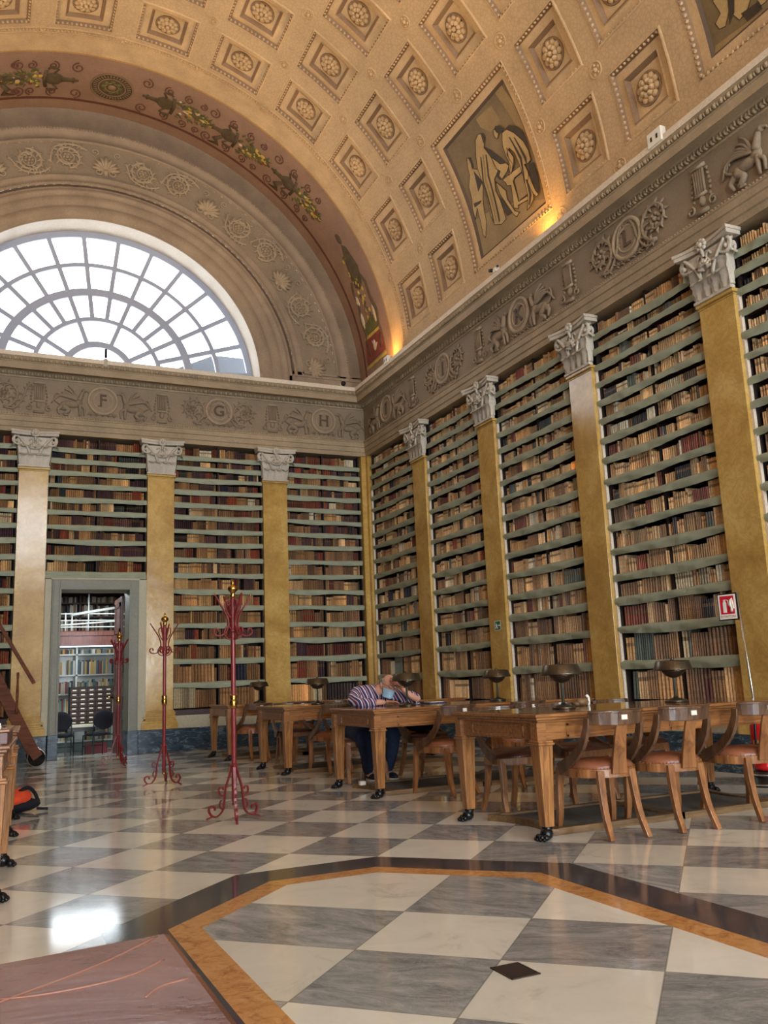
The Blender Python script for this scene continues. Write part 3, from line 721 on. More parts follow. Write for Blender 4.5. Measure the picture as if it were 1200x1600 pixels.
# painted figures: (theta degrees, y metres) outlines on the vault
PANEL_1 = [
    ('ground', 'painting_mid', [(14.34,10.931),(13.05,10.238),(8.2,9.215),(7.78,9.227),(7.72,10.959),(9.71,10.964)]),
    ('ray', 'painting_mid', [(28.36,9.484),(28.22,9.305),(24.6,9.202),(17.93,9.188),(13.76,9.213),(15.86,9.293),(20.28,9.356),(24.16,9.417)]),
    ('ray2', 'painting_mid', [(27.39,10.064),(26.97,9.659),(23.98,9.619),(23.82,9.891),(25.8,10.051)]),
    ('young', 'painting_light', [(23.9,10.612),(23.47,10.524),(22.41,10.537),(21.6,10.564),(20.95,10.464),(19.79,10.467),(17.89,10.509),(16.12,10.606),(14.46,10.655),(12.43,10.677),(10.28,10.792),(11.0,10.843),(13.25,10.819),(15.78,10.803),(14.34,10.931),(16.44,10.915),(17.84,10.854),(19.86,10.824),(21.29,10.701),(22.5,10.684)]),
    ('youngdark', 'painting_dark', [(21.38,10.579),(19.32,10.496),(18.61,10.485),(17.9,10.651),(19.66,10.617)]),
    ('younghair', 'painting_dark', [(23.76,10.575),(23.44,10.526),(22.02,10.543),(21.54,10.604),(22.69,10.579)]),
    ('youngfold', 'painting_dark', [(16.94,10.85),(16.28,10.633),(16.03,10.682),(16.19,10.854)]),
    ('cloakdark', 'painting_dark', [(23.05,10.148),(21.66,10.038),(19.21,9.891),(18.3,9.846),(17.08,9.977),(16.3,9.92),(16.45,10.076),(18.33,10.174),(20.65,10.204)]),
    ('robe', 'painting_light', [(22.82,10.401),(24.92,10.263),(25.3,10.158),(24.78,10.059),(23.93,10.059),(22.9,10.158),(20.78,10.094),(18.01,10.058),(17.4,10.192),(15.65,10.25),(13.71,10.209),(10.23,10.186),(10.09,10.324),(10.99,10.492),(12.64,10.528),(16.12,10.501),(19.0,10.479),(21.11,10.471)]),
    ('arm', 'painting_light', [(20.78,10.094),(18.62,9.958),(17.99,9.831),(17.22,9.792),(16.76,9.864),(16.37,10.03),(17.23,10.068),(17.7,10.009),(18.63,10.089)]),
    ('leg', 'painting_light', [(16.92,10.184),(14.23,10.021),(12.94,10.046),(10.26,9.943),(9.48,9.845),(9.18,9.933),(9.91,9.987),(12.11,10.081),(14.53,10.171)]),
    ('legdark', 'painting_dark', [(14.53,10.205),(11.94,10.087),(10.32,10.005),(10.51,10.143),(12.57,10.193)]),
    ('hair', 'painting_dark', [(25.14,10.101),(24.62,10.036),(23.87,10.05),(23.11,10.126),(23.93,10.12),(24.59,10.107)]),
    ('fold1', 'painting_dark', [(22.21,10.31),(22.08,10.29),(18.52,10.438),(11.3,10.48),(11.35,10.506),(18.53,10.472)]),
    ('fold2', 'painting_dark', [(21.79,10.182),(21.64,10.161),(18.58,10.278),(10.77,10.332),(10.66,10.369),(18.58,10.313)]),
    ('fold3', 'painting_mid', [(22.18,10.242),(22.07,10.225),(18.51,10.369),(11.04,10.416),(11.05,10.436),(18.52,10.403)]),
    ('table', 'painting_light', [(16.18,10.017),(15.7,9.511),(14.73,9.532),(14.91,9.75),(14.55,9.807),(11.06,9.803),(10.68,9.557),(10.1,9.577),(10.64,9.835),(10.06,9.84),(10.76,9.94),(14.34,9.871),(14.8,9.962),(15.35,9.967)]),
    ('tableshade', 'painting_mid', [(14.67,9.761),(14.47,9.507),(11.0,9.56),(11.15,9.784)]),
    ('facer', 'painting_light', [(23.74,9.814),(23.62,9.767),(22.62,9.75),(22.14,9.801),(22.48,9.844),(23.07,9.844)]),
    ('hairr', 'painting_dark', [(23.75,9.797),(23.95,9.75),(23.42,9.657),(22.68,9.617),(22.26,9.654),(22.41,9.725),(22.98,9.778)]),
    ('backcloak', 'painting_dark', [(22.36,9.6),(22.27,9.48),(21.0,9.344),(19.54,9.263),(16.91,9.271),(15.49,9.296),(17.5,9.359),(19.57,9.398),(21.12,9.49)]),
    ('robe_r', 'painting_light', [(22.24,9.672),(22.05,9.557),(20.74,9.451),(18.53,9.334),(16.68,9.297),(15.19,9.31),(15.03,9.377),(15.4,9.464),(14.02,9.437),(10.65,9.438),(9.43,9.466),(8.88,9.574),(8.71,9.663),(9.44,9.6),(10.83,9.566),(14.0,9.559),(16.46,9.565),(18.19,9.582),(19.47,9.651),(18.89,9.748),(16.88,9.693),(15.91,9.764),(15.91,9.843),(16.84,9.749),(19.04,9.771),(20.61,9.759)]),
    ('armr', 'painting_light', [(19.78,9.697),(17.67,9.626),(16.76,9.674),(15.84,9.784),(16.42,9.811),(17.98,9.735)]),
    ('shade_r', 'painting_dark', [(14.87,9.384),(14.58,9.279),(12.29,9.259),(9.76,9.294),(9.64,9.371),(11.78,9.396),(13.49,9.415)]),
    ('leg_r', 'painting_light', [(13.56,9.427),(12.08,9.414),(10.51,9.384),(9.5,9.332),(9.42,9.393),(10.56,9.456),(12.61,9.497)]),
    ('fold4', 'painting_dark', [(20.17,9.485),(20.02,9.463),(16.01,9.375),(14.02,9.437),(15.13,9.423),(16.16,9.428)]),
    ('fold5', 'painting_dark', [(20.78,9.573),(20.69,9.554),(16.61,9.466),(12.75,9.552),(12.9,9.576),(16.53,9.515)]),
    ('fold6', 'painting_dark', [(13.15,9.52),(12.92,9.484),(10.31,9.48),(9.05,9.568),(9.17,9.588),(10.61,9.529)]),
]
PANEL_2 = [
    ('groundb', 'painting_mid', [(7.91,6.136),(8.55,6.025),(6.57,5.298),(5.23,5.328),(6.3,6.063)]),
    ('a', 'painting_light', [(13.56,5.918),(12.67,5.721),(11.12,5.752),(9.62,5.849),(9.96,5.931),(10.88,5.959),(11.45,5.868)]),
    ('b', 'painting_light', [(12.07,5.652),(10.53,5.458),(9.31,5.56),(8.96,5.673),(10.1,5.729)]),
    ('c', 'painting_dark', [(12.79,5.734),(12.32,5.643),(10.24,5.707),(9.39,5.802)]),
    ('d', 'painting_light', [(10.8,5.416),(10.04,5.242),(8.46,5.332),(8.51,5.43)]),
    ('e', 'painting_dark', [(9.51,5.64),(9.16,5.412),(8.03,5.393),(8.11,5.591)]),
]
import bmesh
KD0 = 180/(pi*VR)
def poly_on_vault(m, pts, h):
    bm = bmesh.new(); vs = [bm.verts.new((a, b, 0)) for a, b in pts]
    bm.faces.new(vs); bmesh.ops.triangulate(bm, faces=bm.faces[:])
    for axis, st in ((0, 1.5), (1, .3)):
        lo = min(p[axis] for p in pts); hi = max(p[axis] for p in pts); x = fl(lo/st)*st+st
        while x < hi:
            co = [0, 0, 0]; co[axis] = x; no = [0, 0, 0]; no[axis] = 1
            bmesh.ops.bisect_plane(bm, geom=bm.verts[:]+bm.edges[:]+bm.faces[:], plane_co=co, plane_no=no, dist=1e-6); x += st
    bm.verts.index_update()
    m.add([vp(v.co.x, v.co.y, h) for v in bm.verts], [tuple(v.index for v in f.verts) for f in bm.faces]); bm.free()
def painting(r, c, polys, label):
    tc, yc = TH0+DTH*(r+.5), CY0-DCY*(c+.5); a, b = DTH-4.45, DCY-.375
    root = empty('ceiling_painting', vp(tc, yc, .08)); tag(root, label, 'painting', 'painted panels between the coffers')
    inv = Vector(root.location)
    def shift(mb): mb.v = [(x-inv.x, y-inv.y, z-inv.z) for x, y, z in mb.v]
    m = MB().mat('painting_ground'); m.grid(lambda u, v: vp(tc-a+2*a*u, yc-b+2*b*v, .076), 16, 6); m.grid(lambda u, v: vp(tc-a+2*a*u, yc-b+2*b*v, .09), 16, 6); shift(m); m.build('canvas', root, recalc=False)
    groups = {}
    for i, (nm, mt, pts) in enumerate(polys):
        m = MB().mat(mt)
        pts = [(min(max(p, tc-a), tc+a), min(max(q, yc-b), yc+b)) for p, q in pts]
        poly_on_vault(m, pts, .0745-.0008*i)
        if mt == 'painting_light':
            m.mat('painting_dark'); q = pts+pts[:1]
            for (p0, q0), (p1, q1) in zip(q, q[1:]):
                n = max(1, int(hypot((p1-p0)/KD0, q1-q0)/.08)); m.tube([vp(p0+(p1-p0)*k/n, q0+(q1-q0)*k/n, .0745-.0008*i) for k in range(n+1)], .0045, 4)
        shift(m); m.build('painted_figure', root, recalc=False)
painting(0, 2, PANEL_1, 'brown painted ceiling panel of three robed figures around a small table')
painting(0, 6, PANEL_2, 'brown painted ceiling panel cut off by the top right edge of the photo')
# ---------------------------------------------------------------- garland band painted on the vault
gb = MB().mat('g_pink')
def tfV(s, y, n): return vp(s, y, -n*.25)
KD = 180/(pi*VR)      # degrees per metre of arc
gl = random.Random(11)
def gcoord(th, y, dr, sc=1, sv=1):   # local metres along the band (d) and across (c)
    return lambda x, v, n: vp(th+dr*x*KD*sc, y+v*sv, -n*.3)
def motif(th, dr, kind=0):
    m = MB(); tf = gcoord(th, 15.03, dr, 1.12, 1.35)
    m.mat('g_urn'); m.tube([(-.38, 0, .02), (-.12, 0, .02)], [.02, .05], 8, tf=tf); m.tube([(-.3, .05, .02), (-.3, -.05, .02)], .02, 6, tf=tf)
    m.ball((0, 0, 0), (.15, .13, .06), 12, 6, tf=tf); m.tube([(.12, -.17, .03), (.15, 0, .04), (.12, .17, .03)], .03, 6, tf=tf)
    for sg in (-1, 1): m.tube([(x, sg*y, .03) for x, y in [(0, .12), (-.06, .2), (.04, .25), (.1, .2)]], .02, 6, tf=tf)
    if kind: 
        m.tube([(-.1, .1, .05), (-.2, .22, .05), (-.12, .3, .05), (-.3, .34, .04)], [.03, .05, .04, .01], 7, tf=tf)
    for i in range(70):
        x = .2+.62*gl.random()**.9; v = gl.uniform(-1, 1)*(.17-.14*(x-.2)/.62)
        m.mat(gl.choice(['g_leaf', 'g_leaf', 'g_leaf', 'g_fruit', 'g_urn', 'g_red' if gl.random() < .3 else 'g_fruit', 'g_white' if gl.random() < .3 else 'g_leaf']))
        r = gl.uniform(.02, .05); m.ball((x, v, 0), (r*1.2, r*.8, .05), 6, 4, tf=tf)
    m.mat('g_leaf')
    for i in range(26):
        x = .2+.6*gl.random(); s = gl.choice((-1, 1)); v = s*(.17-.13*(x-.2)/.62); a = s*gl.uniform(.4, 1.3); l = gl.uniform(.05, .1)
        m.tube([(x, v, .03), (x+l*cos(a), v+l*sin(a), .02)], [.018, .004], 5, tf=tf)
    m.mat('g_pink')
    for sg in (-1, 1):
        for (cx, r, tn) in ((-.35, .1, 1), (.35, .08, -1), (.6, .07, 1), (.02, .09, -1)):
            m.tube([(cx+(r-r*.75*k/18)*cos(sg*pi/2+tn*2*pi*k/13), sg*.27+(r-r*.75*k/18)*sin(sg*pi/2+tn*2*pi*k/13), .02) for k in range(19)], .012, 5, tf=tf)
    return m.build('painted_garland', ceil, recalc=False)
for th, d, k in ((101.8, 1, 0), (79.6, -1, 0), (65.3, -1, 1), (49.5, -1, 1), (113, 1, 1)): motif(th, d, k)
m = MB(); tf = gcoord(90.5, 15.05, 1)
m.mat('g_urn'); m.prism([(.38*cos(2*pi*k/40), .38*sin(2*pi*k/40)) for k in range(40)], .0, .01, tf=tf)
m.mat('coffer_dark'); 
for r in (.37, .24, .12): m.tube([(r*cos(2*pi*k/40), r*sin(2*pi*k/40), .04) for k in range(41)], .014, 6, tf=tf, cap=False)
for k in range(36): a = 2*pi*k/36; m.tube([(.27*cos(a), .27*sin(a), .04), (.34*cos(a), .34*sin(a), .04)], .012, 5, tf=tf)
m.mat('g_leaf')
for k in range(8): a = 2*pi*k/8; m.ball((.15*cos(a), .15*sin(a), .03), (.05, .05, .06), 6, 4, tf=tf)
m.mat('coffer_dark'); m.ball((0, 0, .03), (.08, .08, .1), 8, 5, tf=tf)
m.build('painted_medallion', ceil, recalc=False)
# big trophy above the corner
m = MB(); tf = gcoord(34, 14.98, -1)
m.mat('g_urn'); m.ball((.08, -.12, 0), (.12, .08, .05), 10, 5, tf=tf)
m.prism([(.2, -.1), (.3, -.2), (.75, -.28), (1.05, -.16), (1.15, 0), (1.05, .14), (.8, .16), (.4, .02)], .01, .03, tf=tf)
m.mat('g_leaf'); m.prism([(.34, -.08), (.7, -.2), (.95, -.12), (1.0, 0), (.8, .08), (.5, .0)], .03, .05, tf=tf)
for i in range(46):
    x = gl.uniform(.4, 1.9); m.mat(gl.choice(['g_leaf', 'g_fruit', 'g_urn', 'g_fruit'])); r = gl.uniform(.03, .06); m.ball((x, gl.uniform(-.12, .14), .02), (r, r*.7, .05), 6, 4, tf=tf)
m.mat('g_urn')
for sg in (-1, 1):
    m.tube([(x, sg*y, .05) for x, y in [(.9, .2), (1.1, .3), (1.4, .26), (1.7, .36), (2.0, .3), (2.2, .36)]], .03, 6, tf=tf)
m.mat('g_white'); m.ball((1.3, .26, .03), (.12, .06, .06), 8, 5, tf=tf); m.ball((1.7, .3, .03), (.2, .06, .06), 8, 5, tf=tf); m.ball((1.75, -.24, .03), (.2, .05, .06), 8, 5, tf=tf)
m.mat('g_leaf'); m.prism([(1.75, -.18), (2.0, -.3), (2.1, .36), (1.8, .3)], .02, .04, tf=tf)
m.mat('g_red'); m.prism([(2.1, -.36), (2.55, -.4), (2.58, .48), (2.1, .4)], .02, .05, tf=tf)
m.mat('g_fruit'); m.prism([(2.6, -.42), (2.66, -.42), (2.68, .5), (2.62, .5)], .02, .05, tf=tf); m.prism([(2.04, -.32), (2.1, -.34), (2.1, .4), (2.04, .38)], .02, .05, tf=tf)
m.mat('g_white'); m.ball((2.32, .02, .06), (.13, .07, .05), 8, 5, tf=tf); m.tube([(2.3, -.1, .08), (2.42, -.02, .08), (2.2, .1, .08)], .02, 6, tf=tf)
m.mat('g_urn'); m.tube([(2.2, -.3, .06), (2.45, -.24, .06)], .03, 6, tf=tf); m.tube([(2.2, .3, .06), (2.45, .26, .06)], .03, 6, tf=tf)
m.build('painted_trophy', ceil, recalc=False)
# ---------------------------------------------------------------- pilasters with capitals
def leafblade(m, base, up, out, side, w, h, curl, tf=None, n=7):
    """acanthus leaf: rises along up, curls outward along out"""
    B, U, O, S = map(Vector, (base, up, out, side)); vs = []
    for i in range(n+1):
        f = i/n; z = h*sin(min(f, .8)/.8*pi/2) - (h*.22*max(0, f-.8)/.2); o = curl*(f**2.6) ; ww = w*(.55+.6*sin(pi*f*.85))*(1-.55*f**4)*(1+.16*(-1)**i)
        for k, s in enumerate((-1, -.5, 0, .5, 1)):
            d = (.012+.02*(1-abs(s))) ; vs.append(tuple(B+U*z+S*(s*ww/2)+O*(o+d-.012*(1 if abs(s) == .5 else 0))))
    m.add(vs, [(i*5+k, i*5+k+1, (i+1)*5+k+1, (i+1)*5+k) for i in range(n) for k in range(4)], True)
def capital_mesh():
    # local frame: x along the wall, y out of the wall (towards -y in world end wall -> handled by rotation), z up from the astragal
    m = MB().mat('capital_plaster'); hw = PW
    m.box(-hw-.02, hw+.02, -.02, .05, 0, .03)
    m.frustum((0, 0), 2*hw, .06, .03, (0, .02), 2*hw+.1, .12, .52)
    for k in range(4):
        x = (-hw+.06)+k*(2*hw-.12)/3; leafblade(m, (x, .035, .03), (0, 0, 1), (0, 1, 0), (1, 0, 0), .14, .2, .09)
    for x in (-.17, 0, .17): leafblade(m, (x, .04, .15), (0, 0, 1), (0, 1, 0), (1, 0, 0), .15, .22, .11)
    for sx in (-1, 1):
        leafblade(m, (sx*(hw+.0), -.0, .05), (0, 0, 1), (sx, .2, 0), (0, 1, 0), .12, .36, .13)
        # volutes: front and side
        vol = [(sx*(.30-.005*k+0)+(.085-.0035*k)*cos(pi/2-sx*0+sx*-.42*k)*1, .075, .44+(.085-.0035*k)*sin(pi/2+sx*-.42*k)) for k in range(22)]
        m.tube(vol, [.024-.0006*k for k in range(22)], 6); m.ball((sx*.30, .085, .44), .028, 8, 5)
        vol = [(sx*.335, .03+(.06-.0025*k)*cos(pi/2-.42*k), .44+(.085-.0035*k)*sin(pi/2-.42*k)) for k in range(22)]
        m.tube(vol, .02, 6)
        m.tube(smoothpath([(sx*.08, .08, .22), (sx*.13, .09, .34), (sx*.22, .09, .46), (sx*.29, .09, .53)], 4), .02, 6)
        m.tube(smoothpath([(sx*.08, .08, .22), (sx*.08, .09, .36), (sx*.03, .09, .44), (sx*.06, .09, .49), (sx*.1, .09, .45)], 4), .014, 6)
    for k in range(7):
        a = pi*(k+.5)/7; m.tube([(0, .09, .3), (.07*cos(a), .12, .3+.09*sin(a)), (.1*cos(a), .1, .3+.13*sin(a))], [.01, .02, .008], 6)
    # abacus with concave front
    N = 12; fr = []
    for i in range(N+1):
        x = -.38+.76*i/N; fr.append((x, .15-.07*cos(pi*(x/.76))**1))
    for z0, z1, e in ((.545, .59, 0), (.59, .625, .015)):
        m.prism([(-.38-e, -.05), (.38+e, -.05)]+[(x*(1+e*2), y+e) for x, y in fr[::-1]], z0, z1)
    for k in range(8): a = 2*pi*k/8; m.ball((.05*cos(a), .12, .58+.05*sin(a)), (.028, .02, .028), 7, 4)
    m.ball((0, .13, .58), .03, 8, 5); m.tube([(0, .1, .45), (0, .12, .53)], .018, 6)
    return m
cap0 = None; pil0 = None
def make_pilaster():
    root = empty('pilaster')
    m = MB().mat('yellow_marble'); m.box(-PW, PW, -.08, 0, .70, 4.885); m.box(-PW-.012, PW+.012, -.08, .012, 4.86, 4.872); m.build('shaft', root, bevel=.004)
    m = MB().mat('yellow_marble'); m.box(-PW-.025, PW+.025, -.08, .03, 4.885, 4.925); m.build('astragal', root, bevel=.01)
    m = MB().mat('yellow_marble'); m.box(-PW-.07, PW+.07, -.0, .055, .386, .50)
    for z0, z1, e in ((.50, .535, .045), (.535, .57, .03), (.57, .61, .038), (.61, .64, .02), (.64, .67, .028), (.67, .70, .01)): m.box(-PW-e-.01, PW+e+.01, -.0, e, z0, z1)
    m.build('base', root, bevel=.008)
    c = capital_mesh().build('capital', root, loc=(0, 0, 4.925), recalc=False); return root
pil0 = make_pilaster(); first = True
def put_pilaster(side, t, label):
    global first
    o = pil0 if first else copy_tree(pil0); first = False
    o.location = (t, L, 0) if side == 'E' else (W, t, 0)
    o.rotation_euler = (0, 0, pi) if side == 'E' else (0, 0, pi/2)
    tag(o, label, 'pilaster', 'yellow marble pilasters between the bookcases')
put_pilaster('E', PIL_E[0], 'yellow marble pilaster with a white sheen, left of the doorway')
put_pilaster('E', PIL_E[1], 'yellow marble pilaster directly right of the doorway, behind the farther coat stand')
put_pilaster('E', PIL_E[2], 'yellow marble pilaster on the end wall between doorway pilaster and room corner')
put_pilaster('R', PIL_R[0], 'yellow marble pilaster on the long wall nearest the room corner')
put_pilaster('R', PIL_R[1], 'yellow marble pilaster carrying the small green exit sign')
put_pilaster('R', PIL_R[2], 'yellow marble pilaster between the exit sign pilaster and the fire sign pilaster')
put_pilaster('R', PIL_R[3], 'widest looking yellow marble pilaster, behind the red fire sign pole')
# ---------------------------------------------------------------- bookcases
bayname = ['far left of the doorway pilaster', 'above the grey doorway', 'between the two pilasters right of the doorway', 'on the end wall beside the room corner',
           'on the long wall beside the room corner', 'on the long wall left of the exit sign pilaster', 'on the long wall right of the exit sign pilaster', 'left of the red fire sign', 'at the right edge of the photo']
rb = random.Random(21)
def wpt(side): return tfE if side == 'E' else tfR
for bi, (side, t0, t1, nrow) in enumerate(BAYS):
    tf = wpt(side); org = Vector(tf((t0+t1)/2, .6, 0)); zb = .60 if not nrow else 3.02
    root = empty('bookcase', tuple(org)); tag(root, ('dark bookcase with green cloth edging, '+bayname[bi]), 'bookcase', 'bookcases filling the walls')
    def T(t, z, n): p = tf(t, z, n); return (p[0]-org.x, p[1]-org.y, p[2]-org.z)
    def mk(name, boxes, mt, bev=0):
        m = MB().mat(mt)
        for b in boxes: m.box(*b, tf=T)
        return m.build(name, root, bevel=bev)
    mk('back_panel', [(t0, t1, zb, 5.55, -.45, -.42)], 'shelf_dark')
    for a in (t0+.002, t1-.022): mk('side_panel', [(a, a+.02, zb, 5.55, -.42, -.085)], 'shelf_dark')
    if side == 'R': mk('edge_strip', [(t1-.03, t1-.002, zb, 4.9, -.084, -.045)], 'white_trim')
    tm = (t0+t1)/2; mk('divider', [(tm-.012, tm+.012, zb, 5.55, -.42, -.12)], 'shelf_dark')
    levels = BZ[:-1] if not nrow else BZ[:nrow]
    for z in levels:
        mk('shelf', [(t0, t1, z-.005, z+.02, -.42, -.09)], 'shelf_wood')
        m = MB().mat('cloth_green'); ph = rb.random()*6; sag = rb.uniform(.0, .02) if side == 'E' else rb.uniform(.0, .022); tw = rb.random()*.02; fo = rb.uniform(.1, .9)
        sk = rb.choice((-1, 0, 1))*rb.uniform(0, .012)
        def cl(u, v):
            t = t0+.004+(t1-t0-.008)*u; s = sag*(4*u*(1-u)) + tw*sin(u*9+ph)*.5 + sk*(2*u-1)
            h = .05 if side == 'R' else .047
            zz = z+.015+h*(.5-v)*2*(1+.12*sin(u*7+ph)) - s*(.35+.65*v)
            n = -.05+.014*sin(pi*min(1, v*1.05))+.005*sin(u*60+ph)*v+.006*sin(u*23+v*4+ph)
            fold = max(0, 1-abs(u-fo-.1*v)*30)*.014
            return T(t, zz, n+fold-(.03 if v in (0,) else 0))
        m.grid(cl, 40, 5, True); o = m.build('shelf_edge_cloth', root, recalc=False)
    if not nrow: mk('base_board', [(t0, t1, .60, .695, -.42, -.06)], 'shelf_wood', .005)
    else:
        mk('base_board', [(t0, t1, 3.005, 3.075, -.42, -.04)], 'cloth_green')
# ---------------------------------------------------------------- books
TAN = [(212, 172, 118), (200, 158, 102), (220, 184, 134), (192, 146, 92), (204, 164, 112)]
BRN = [(152, 112, 72), (136, 100, 64), (166, 124, 80), (144, 106, 72), (122, 90, 62)]
RED = [(122, 62, 42), (138, 66, 44), (108, 50, 38)]; DRK = [(52, 40, 38), (44, 44, 56), (40, 34, 30), (50, 60, 58)]
CRM = [(214, 202, 172), (204, 186, 148)]; PUR = [(84, 58, 56), (92, 62, 58), (76, 50, 54)]; GRN = [(88, 96, 84), (112, 118, 108)]
def palette(side, z, r):
    if side == 'R':
        ch = r.choices(['T', 'B', 'R', 'D', 'C', 'G'], [62, 20, 6, 4, 6, 2] if z > 1.6 else [30, 56, 4, 3, 5, 2])[0]
    else:
        ch = r.choices(['T', 'B', 'R', 'D', 'C', 'P'], [20, 52, 10, 8, 3, 7] if z < 3.3 else [10, 40, 14, 8, 3, 25])[0]
    return ch, r.choice({'T': TAN, 'B': BRN, 'R': RED, 'D': DRK, 'C': CRM, 'P': PUR, 'G': GRN}[ch])
CNAME = {'T': 'tan', 'B': 'brown', 'R': 'reddish', 'D': 'dark', 'C': 'cream', 'P': 'purplish brown', 'G': 'grey green'}
def book_geo(side, t0, t1, zb, h, tilt, nb):
    """eight vert outline: rounded spine, returns verts, faces, uvs (per face)"""
    tf = wpt(side); w = t1-t0; K = 7; back = nb-.19; bl = min(.03, w*.6)
    sp = [(t0+w*i/(K-1), nb-bl+bl*sin(pi*i/(K-1))) for i in range(K)]
    out = sp+[(t1, back), (t0, back)]
    vs = []
    for z in (0, h):
        for t, n in out: vs.append(tf(t+tilt*z, zb+z, n))
    n = len(out); fs = []; uv = []
    for i in range(n):
        j = (i+1) % n; fs.append((i, j, j+n, i+n)); a, b = (i/6, (i+1)/6) if i < 6 else (0, 0)
        v0, v1 = (0, 1) if i < 6 else (.05, .05)
        uv.append(((a, v0), (b, v0), (b, v1), (a, v1)))
    fs.append(tuple(range(n, 2*n))); uv.append(tuple((0, .05) for _ in range(n)))
    fs.append(tuple(range(n))[::-1]); uv.append(tuple((0, .05) for _ in range(n)))
    return vs, fs, uv
BOOKS = []
for bi, (side, b0, b1, nrow) in enumerate(BAYS):
    tf = wpt(side); r = random.Random(100+bi)
    tops = [5.53]+BZ[:-1]; bots = BZ
    n = nrow if nrow else len(BZ)
    for ri in range(n):
        zt, zb = tops[ri], bots[ri]+.021
        if nrow and ri == n-1: zb = 3.078
        avail = zt-.008-zb; tm = (b0+b1)/2
        for h0, h1 in ((b0+.03, tm-.014), (tm+.014, b1-.03)):
            t = h0
            while t < h1-.015:
                ch, c = palette(side, zb, r); k = r.choice([1, 1, 2, 3, 4, 6, 9]) if zb > 1.0 else r.choice([2, 4, 7, 10])
                if r.random() < .02 and zb > 1: t += r.uniform(.02, .07); continue
                base = .045 if zb < 1.4 else (.036 if zb < 2.4 else .029)
                bw = base*r.uniform(.75, 1.35); bh = avail*r.uniform(.74, .97); s = r.random(); nb0 = -.10-r.uniform(0, .02)
                if side == 'R' and zb > 2: bh = avail*r.uniform(.66, .95)
                tl = 0
                if r.random() < .05: tl = r.uniform(-.06, .06)
                for _ in range(k):
                    w_ = bw*r.uniform(.92, 1.08)
                    if k == 1: pass
                    if t+w_ > h1: t = h1; break
                    f = r.uniform(.72, 1.22) if _ == 0 or r.random() < .12 else f*r.uniform(.72, 1.3); cc = tuple(x*f for x in lin(c)); hh = bh*r.uniform(.985, 1.0)
                    BOOKS.append((side, bi, n-ri, t, t+w_*.92, zb, hh, tl, nb0-r.uniform(0, .006), cc, s, ch)); t += w_
def barea(b):
    side, t0, t1, zb, hh = b[0], b[3], b[4], b[5], b[6]; tf = wpt(side)
    a = [proj(tf(t, z, -.1)) for t, z in ((t0, zb), (t1, zb), (t1, zb+hh), (t0, zb+hh))]
    if any(not (0 < p[0] < 1200 and 0 < p[1] < 1600) for p in a): return 0
    s = 0
    for i in range(4): x0, y0, x1, y1 = *a[i][:2], *a[(i+1) % 4][:2]; s += x0*y1-x1*y0
    return abs(s)/2
order = sorted(range(len(BOOKS)), key=lambda i: -barea(BOOKS[i]))
single = set(order[:294])
def book_mesh(lst, name):
    V, F, UV, C, S = [], [], [], [], []
    for b in lst:
        vs, fs, uv = book_geo(b[0], b[3], b[4], b[5], b[6], b[7], b[8]); o = len(V); V += vs; F += [tuple(i+o for i in f) for f in fs]
        for u in uv: UV += u
        C += [(*b[9], 1)]*len(vs); S += [b[10]]*len(vs)
    me = bpy.data.meshes.new(name); me.from_pydata(V, [], F); me.materials.append(MATS['book_cover'])
    ul = me.uv_layers.new(name='UVMap'); ul.data.foreach_set('uv', [x for p in UV for x in p])
    ca = me.attributes.new('col', 'FLOAT_COLOR', 'POINT'); ca.data.foreach_set('color', [x for p in C for x in p])
    sa = me.attributes.new('seed', 'FLOAT', 'POINT'); sa.data.foreach_set('value', S)
    o = bpy.data.objects.new(name, me); COL.objects.link(o); return o
ORD = ['first', 'second', 'third', 'fourth', 'fifth', 'sixth', 'seventh', 'eighth', 'ninth', 'tenth', 'eleventh', 'twelfth', 'thirteenth', 'fourteenth', 'fifteenth', 'sixteenth', 'seventeenth', 'eighteenth', 'nineteenth']
TENS = {2: ('twenty', 'twentieth'), 3: ('thirty', 'thirtieth'), 4: ('forty', 'fortieth'), 5: ('fifty', 'fiftieth'), 6: ('sixty', 'sixtieth'), 7: ('seventy', 'seventieth'), 8: ('eighty', 'eightieth')}
def ordinal(n):
    if n < 20: return ORD[n-1]
    return TENS[n//10][1] if n % 10 == 0 else TENS[n//10][0]+'-'+ORD[n % 10-1]
rowpos = {}
for i in sorted(range(len(BOOKS)), key=lambda i: BOOKS[i][3] if BOOKS[i][0] == 'E' else -BOOKS[i][3]):
    k = (BOOKS[i][1], BOOKS[i][2]); rowpos[k] = rowpos.get(k, 0)+1; BOOKS[i] = BOOKS[i]+(rowpos[k],)
bshort = {7: 'left of the red fire sign', 8: 'at the right edge', 6: 'right of the exit sign', 5: 'left of the exit sign', 4: 'beside the corner', 3: 'beside the corner', 2: 'right of the doorway', 1: 'above the doorway', 0: 'at the left edge'}
for i in sorted(single):
    b = BOOKS[i]; o = book_mesh([b], 'book'); me = o.data
    c = Vector(me.vertices[0].co); me.transform(Matrix.Translation(-c)); o.location = c
    row = 'bottom' if b[2] == 1 else ordinal(b[2])
    tag(o, '%s book, %s from left, %s row, %s' % (CNAME[b[11]], ordinal(b[12]), row if b[2] == 1 else row+' lowest', bshort[b[1]]), 'book', 'old books on the shelves of the bay '+bshort[b[1]])
o = book_mesh([BOOKS[i] for i in range(len(BOOKS)) if i not in single], 'book_rows')
tag(o, 'thousands of old leather bound books filling the wall shelves', 'books', kind='stuff')
print('BOOKS', len(BOOKS))
